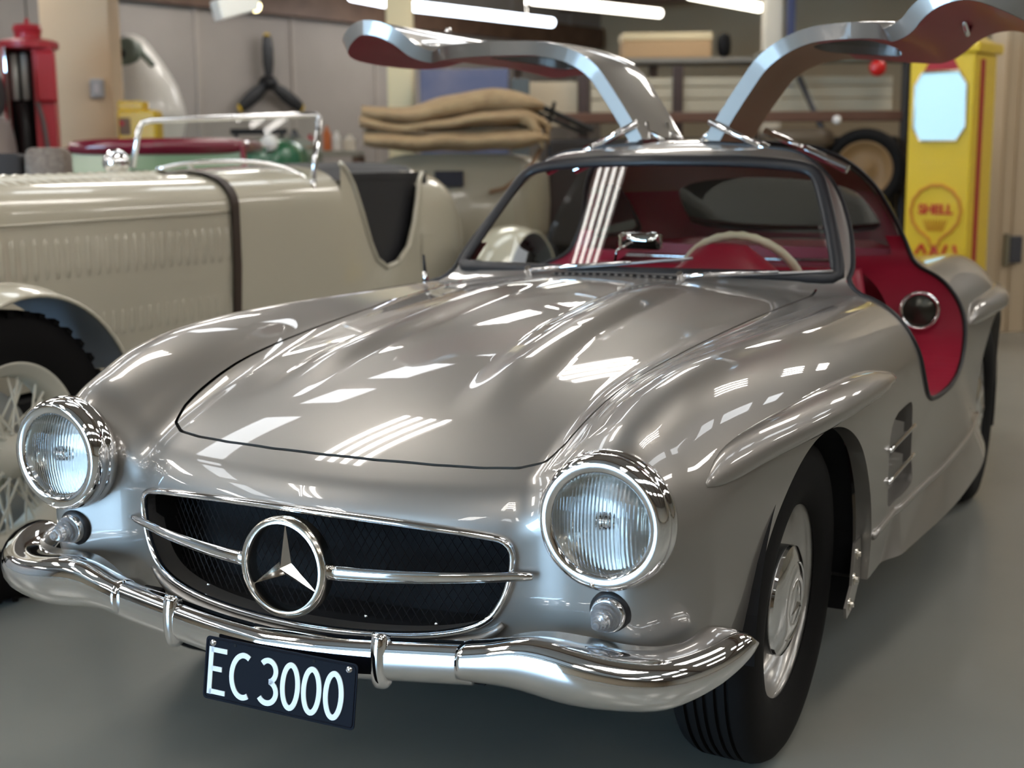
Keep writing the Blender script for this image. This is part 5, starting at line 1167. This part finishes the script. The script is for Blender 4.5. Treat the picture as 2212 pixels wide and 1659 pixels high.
# ---- upper shelf with a wooden trunk
d = 13.2; k = d/FPX; M = frame_at(1420, d)
SH = LB(M).lbox(-330*k, 250*k, 0.0, 0.6, zp(140, d), zp(130, d)).build('storage_shelf', mat('shelf_grey', (0.22, 0.20, 0.17), rough=0.7), None, bevel=0.004, label='long shelf carrying a wooden trunk behind the raised doors', cat='shelf')
for x in (-300*k, 0, 230*k): LB(M).lbox(x-0.04, x+0.04, 0.45, 0.55, 0, zp(140, d)).build('shelf_leg', WOOD_M, SH)
TR = LB(M).lbox(-75*k, 115*k, 0.05, 0.45, zp(130, d)+0.003, zp(92, d)).build('wooden_trunk', mat('tan_wood', (0.40, 0.25, 0.12), rough=0.55), None, bevel=0.012, label='tan wooden trunk on the long shelf', cat='trunk')
LB(M).lbox(-77*k, 117*k, 0.04, 0.46, zp(92, d), zp(76, d)).build('lid', mat('pale_wood', (0.58, 0.47, 0.28), rough=0.5), TR, bevel=0.012)
LB(M).llathe([(0, 0.06), (0.10, 0.05), (0.13, 0.0), (0.10, -0.05), (0, -0.06)], (148*k, 0.25, zp(130, d)+0.135), (1, -0.4, 0), 24).build('black_drum', mat('matt_black'), None, smooth=True, label='black drum standing against the wooden trunk', cat='drum')
# ---- yellow fuel pump
d = 8.6; k = d/FPX; M = frame_at(2026, d, -0.72); SY = mat('pump_yellow', (0.72, 0.50, 0.03), rough=0.3, coat=0.5); SYD = mat('pump_yellow')
SP = empty('yellow_fuel_pump', gp(2027, d), label='yellow fuel pump with a pale blue dial and red shell emblem', cat='fuel pump'); SP.location = (0, 0, 0)
wf = 0.215; Z = lambda v: zp(v, d)
LB(M).lbox(-wf, wf, 0.0, 0.36, 0.0, Z(128)).build('cabinet', SY, SP, bevel=0.012)
LB(M).lbox(-wf-0.01, wf+0.035, -0.02, 0.39, Z(128), Z(104)).build('top_ledge', SY, SP, bevel=0.02)
b = LB(M); b.add([M @ Vector(p) for p in ((-wf, 0, Z(104)), (wf, 0, Z(104)), (wf, 0.36, Z(104)), (-wf, 0.36, Z(104)), (-wf*0.45, 0.05, Z(80)), (wf*0.45, 0.05, Z(80)), (wf*0.45, 0.31, Z(80)), (-wf*0.45, 0.31, Z(80)))], [(0, 1, 5, 4), (1, 2, 6, 5), (2, 3, 7, 6), (3, 0, 4, 7), (4, 5, 6, 7)]); b.build('pitched_top', SY, SP)
LB(M).lbox(-wf-0.02, wf+0.02, -0.03, 0.38, 0.0, 0.16).build('plinth', mat('plinth_grey', (0.2, 0.2, 0.2), rough=0.6), SP, bevel=0.01)
LB(M).lbox(wf, wf+0.006, 0.10, 0.16, 0.16, Z(140)).build('red_stripe', RP, SP)
dz0, dz1 = Z(312), Z(165); w8 = 0.172; c8 = 0.05; dm = (dz0+dz1)/2; hh = (dz1-dz0)/2
oc = [(-w8, dm-hh+c8*1.6), (-w8+c8, dm-hh), (w8-c8, dm-hh), (w8, dm-hh+c8*1.6), (w8, dm+hh-c8*1.6), (w8-c8, dm+hh), (-w8+c8, dm+hh), (-w8, dm+hh-c8*1.6)]
b = LB(M); b.add([M @ Vector((x, -0.012, z)) for x, z in oc]+[M @ Vector((x, 0.0, z)) for x, z in oc], [tuple(range(8))]+[(i, (i+1) % 8, 8+(i+1) % 8, 8+i) for i in range(8)]); b.build('dial_glass', mat('dial_pale_blue', (0.55, 0.86, 0.95), rough=0.12, emit=(0.55, 0.86, 0.95), estr=DIAL_E), SP)
LB(M).ltube([(x, -0.012, z) for x, z in oc], 0.009, 8, closed=True).build('dial_bezel', CHROME_WARM, SP)
rt = [(-0.115, dz1+0.012), (0.115, dz1+0.012), (0.075, Z(136)), (-0.075, Z(136))]
LB(M).add([M @ Vector((x, -0.008, z)) for x, z in rt]+[M @ Vector((x, 0, z)) for x, z in rt], [(0, 1, 2, 3), (0, 4, 5, 1), (1, 5, 6, 2), (2, 6, 7, 3), (3, 7, 4, 0)]).build('red_hood', RP, SP)
# scallop emblem with lettering
ec = Z(465); OR = mat('emblem_orange', (0.55, 0.23, 0.02), rough=0.4)
out_ = []
for t in np.linspace(-58, 238, 60): r = 0.168*(1+0.015*math.cos(math.radians(t)*14)); out_.append((r*math.cos(math.radians(t)), -0.004, ec+r*math.sin(math.radians(t))))
out_ += [(-0.035, -0.004, ec-0.185), (-0.028, -0.004, ec-0.225), (0.028, -0.004, ec-0.225), (0.035, -0.004, ec-0.185)]
LB(M).ltube(out_, 0.012, 6, closed=True).build('shell_outline', OR, SP)
for t in range(-4, 5): LB(M).ltube([(0.012*t, -0.003, ec-0.13), (0.020*t, -0.003, ec-0.055)], 0.004, 4).build('shell_rib', OR, SP)
def text_mesh(txt, size, M4, m_, name, parent):
    cu = bpy.data.curves.new('lettering', 'FONT'); cu.body = txt; cu.size = size; cu.align_x = 'CENTER'; cu.align_y = 'CENTER'; cu.extrude = 0.002; cu.offset = 0.003
    to = bpy.data.objects.new('lettering', cu); COL.objects.link(to); dg = bpy.context.evaluated_depsgraph_get(); me = bpy.data.meshes.new_from_object(to.evaluated_get(dg)); bpy.data.objects.remove(to)
    me.transform(M4); me.materials.clear(); me.materials.append(m_); o = bpy.data.objects.new(name, me); COL.objects.link(o); o.parent = parent; return o
RD = mat('letter_red', (0.50, 0.02, 0.015), rough=0.4)
text_mesh('SHELL', 0.088, M @ axisM((0, -0.006, ec+0.01), (0, -1, 0), (1, 0, 0)), RD, 'emblem_letters', SP)
for x0, x1, v0, v1 in ((-0.125, -0.085, 560, 538), (-0.085, -0.055, 540, 560), (-0.02, 0.0, 562, 540), (0.0, 0.025, 540, 562), (0.06, 0.085, 562, 538), (0.135, 0.155, 538, 565)):
    LB(M).ltube([(x0, -0.004, Z(v0)), (x1, -0.004, Z(v1))], 0.011, 6).build('red_mark', RD, SP)
# ---- right partition with a dark box
d = 9.3; k = d/FPX; M = frame_at(2190, d, 0.2)
PT = LB(M).lbox(-30*k, 500*k, 0.0, 0.2, 0, CEIL_H).build('wall_partition', mat('partition_beige', (0.52, 0.41, 0.28), rough=0.65), None, kind='structure')
for u in (2168, 2196, 2240): LB(M).lbox((u-2190)*k-0.01, (u-2190)*k+0.01, -0.012, 0.0, 0, CEIL_H).build('panel_strip', mat('strip_beige', (0.44, 0.34, 0.23), rough=0.7), PT)
LB(M).lbox(-8*k, 22*k, -0.06, 0.0, zp(580, d), zp(520, d)).build('socket_box', mat('dark_box', (0.06, 0.06, 0.07), rough=0.5), None, bevel=0.01, label='dark wall box on the beige partition at the right edge', cat='box')
LB(M).lbox(-14*k, -8*k, -0.05, 0.0, zp(585, d), zp(515, d)).build('socket_trim', mat('olive_trim', (0.22, 0.2, 0.14), rough=0.5), None, label='olive strip left of the dark wall box', cat='trim')
# ---- strip lights along the far ceiling
for i, (u0, v0, d0, u1, v1, d1, col_, lb) in enumerate(((888, 14, 12.9, 1192, 48, 14.6, (0.80, 0.88, 1.0), 'cold white strip light above the far raised door'), (1150, -2, 13.6, 1425, 30, 15.0, (1.0, 0.93, 0.80), 'warm white strip light left of the pale post'), (1490, -10, 13.0, 1640, 14, 14.2, (1.0, 0.95, 0.78), 'warm white strip light touching the pale post'), (760, -6, 12.6, 838, 4, 13.2, (0.85, 0.88, 1.0), 'short strip light left of the cream post'))):
    a, b = px(u0, v0, d0), px(u1, v1, d1); z_ = (a[2]+b[2])/2; a[2] = b[2] = z_
    SL = MB().tube([a, (a+b)/2, b], 0.05, 10).build('strip_light', mat('strip_glow_%d' % i, (1, 1, 1), emit=col_, estr=7.0), None, smooth=True, label=lb, cat='light', group='strip lights at the back')
    for t in (0.2, 0.8): q = a+(b-a)*t; MB().tube([q+np.array([0, 0, 0.05]), (q[0], q[1], CEIL_H)], 0.008, 6).build('hanger', CHROME, SL)
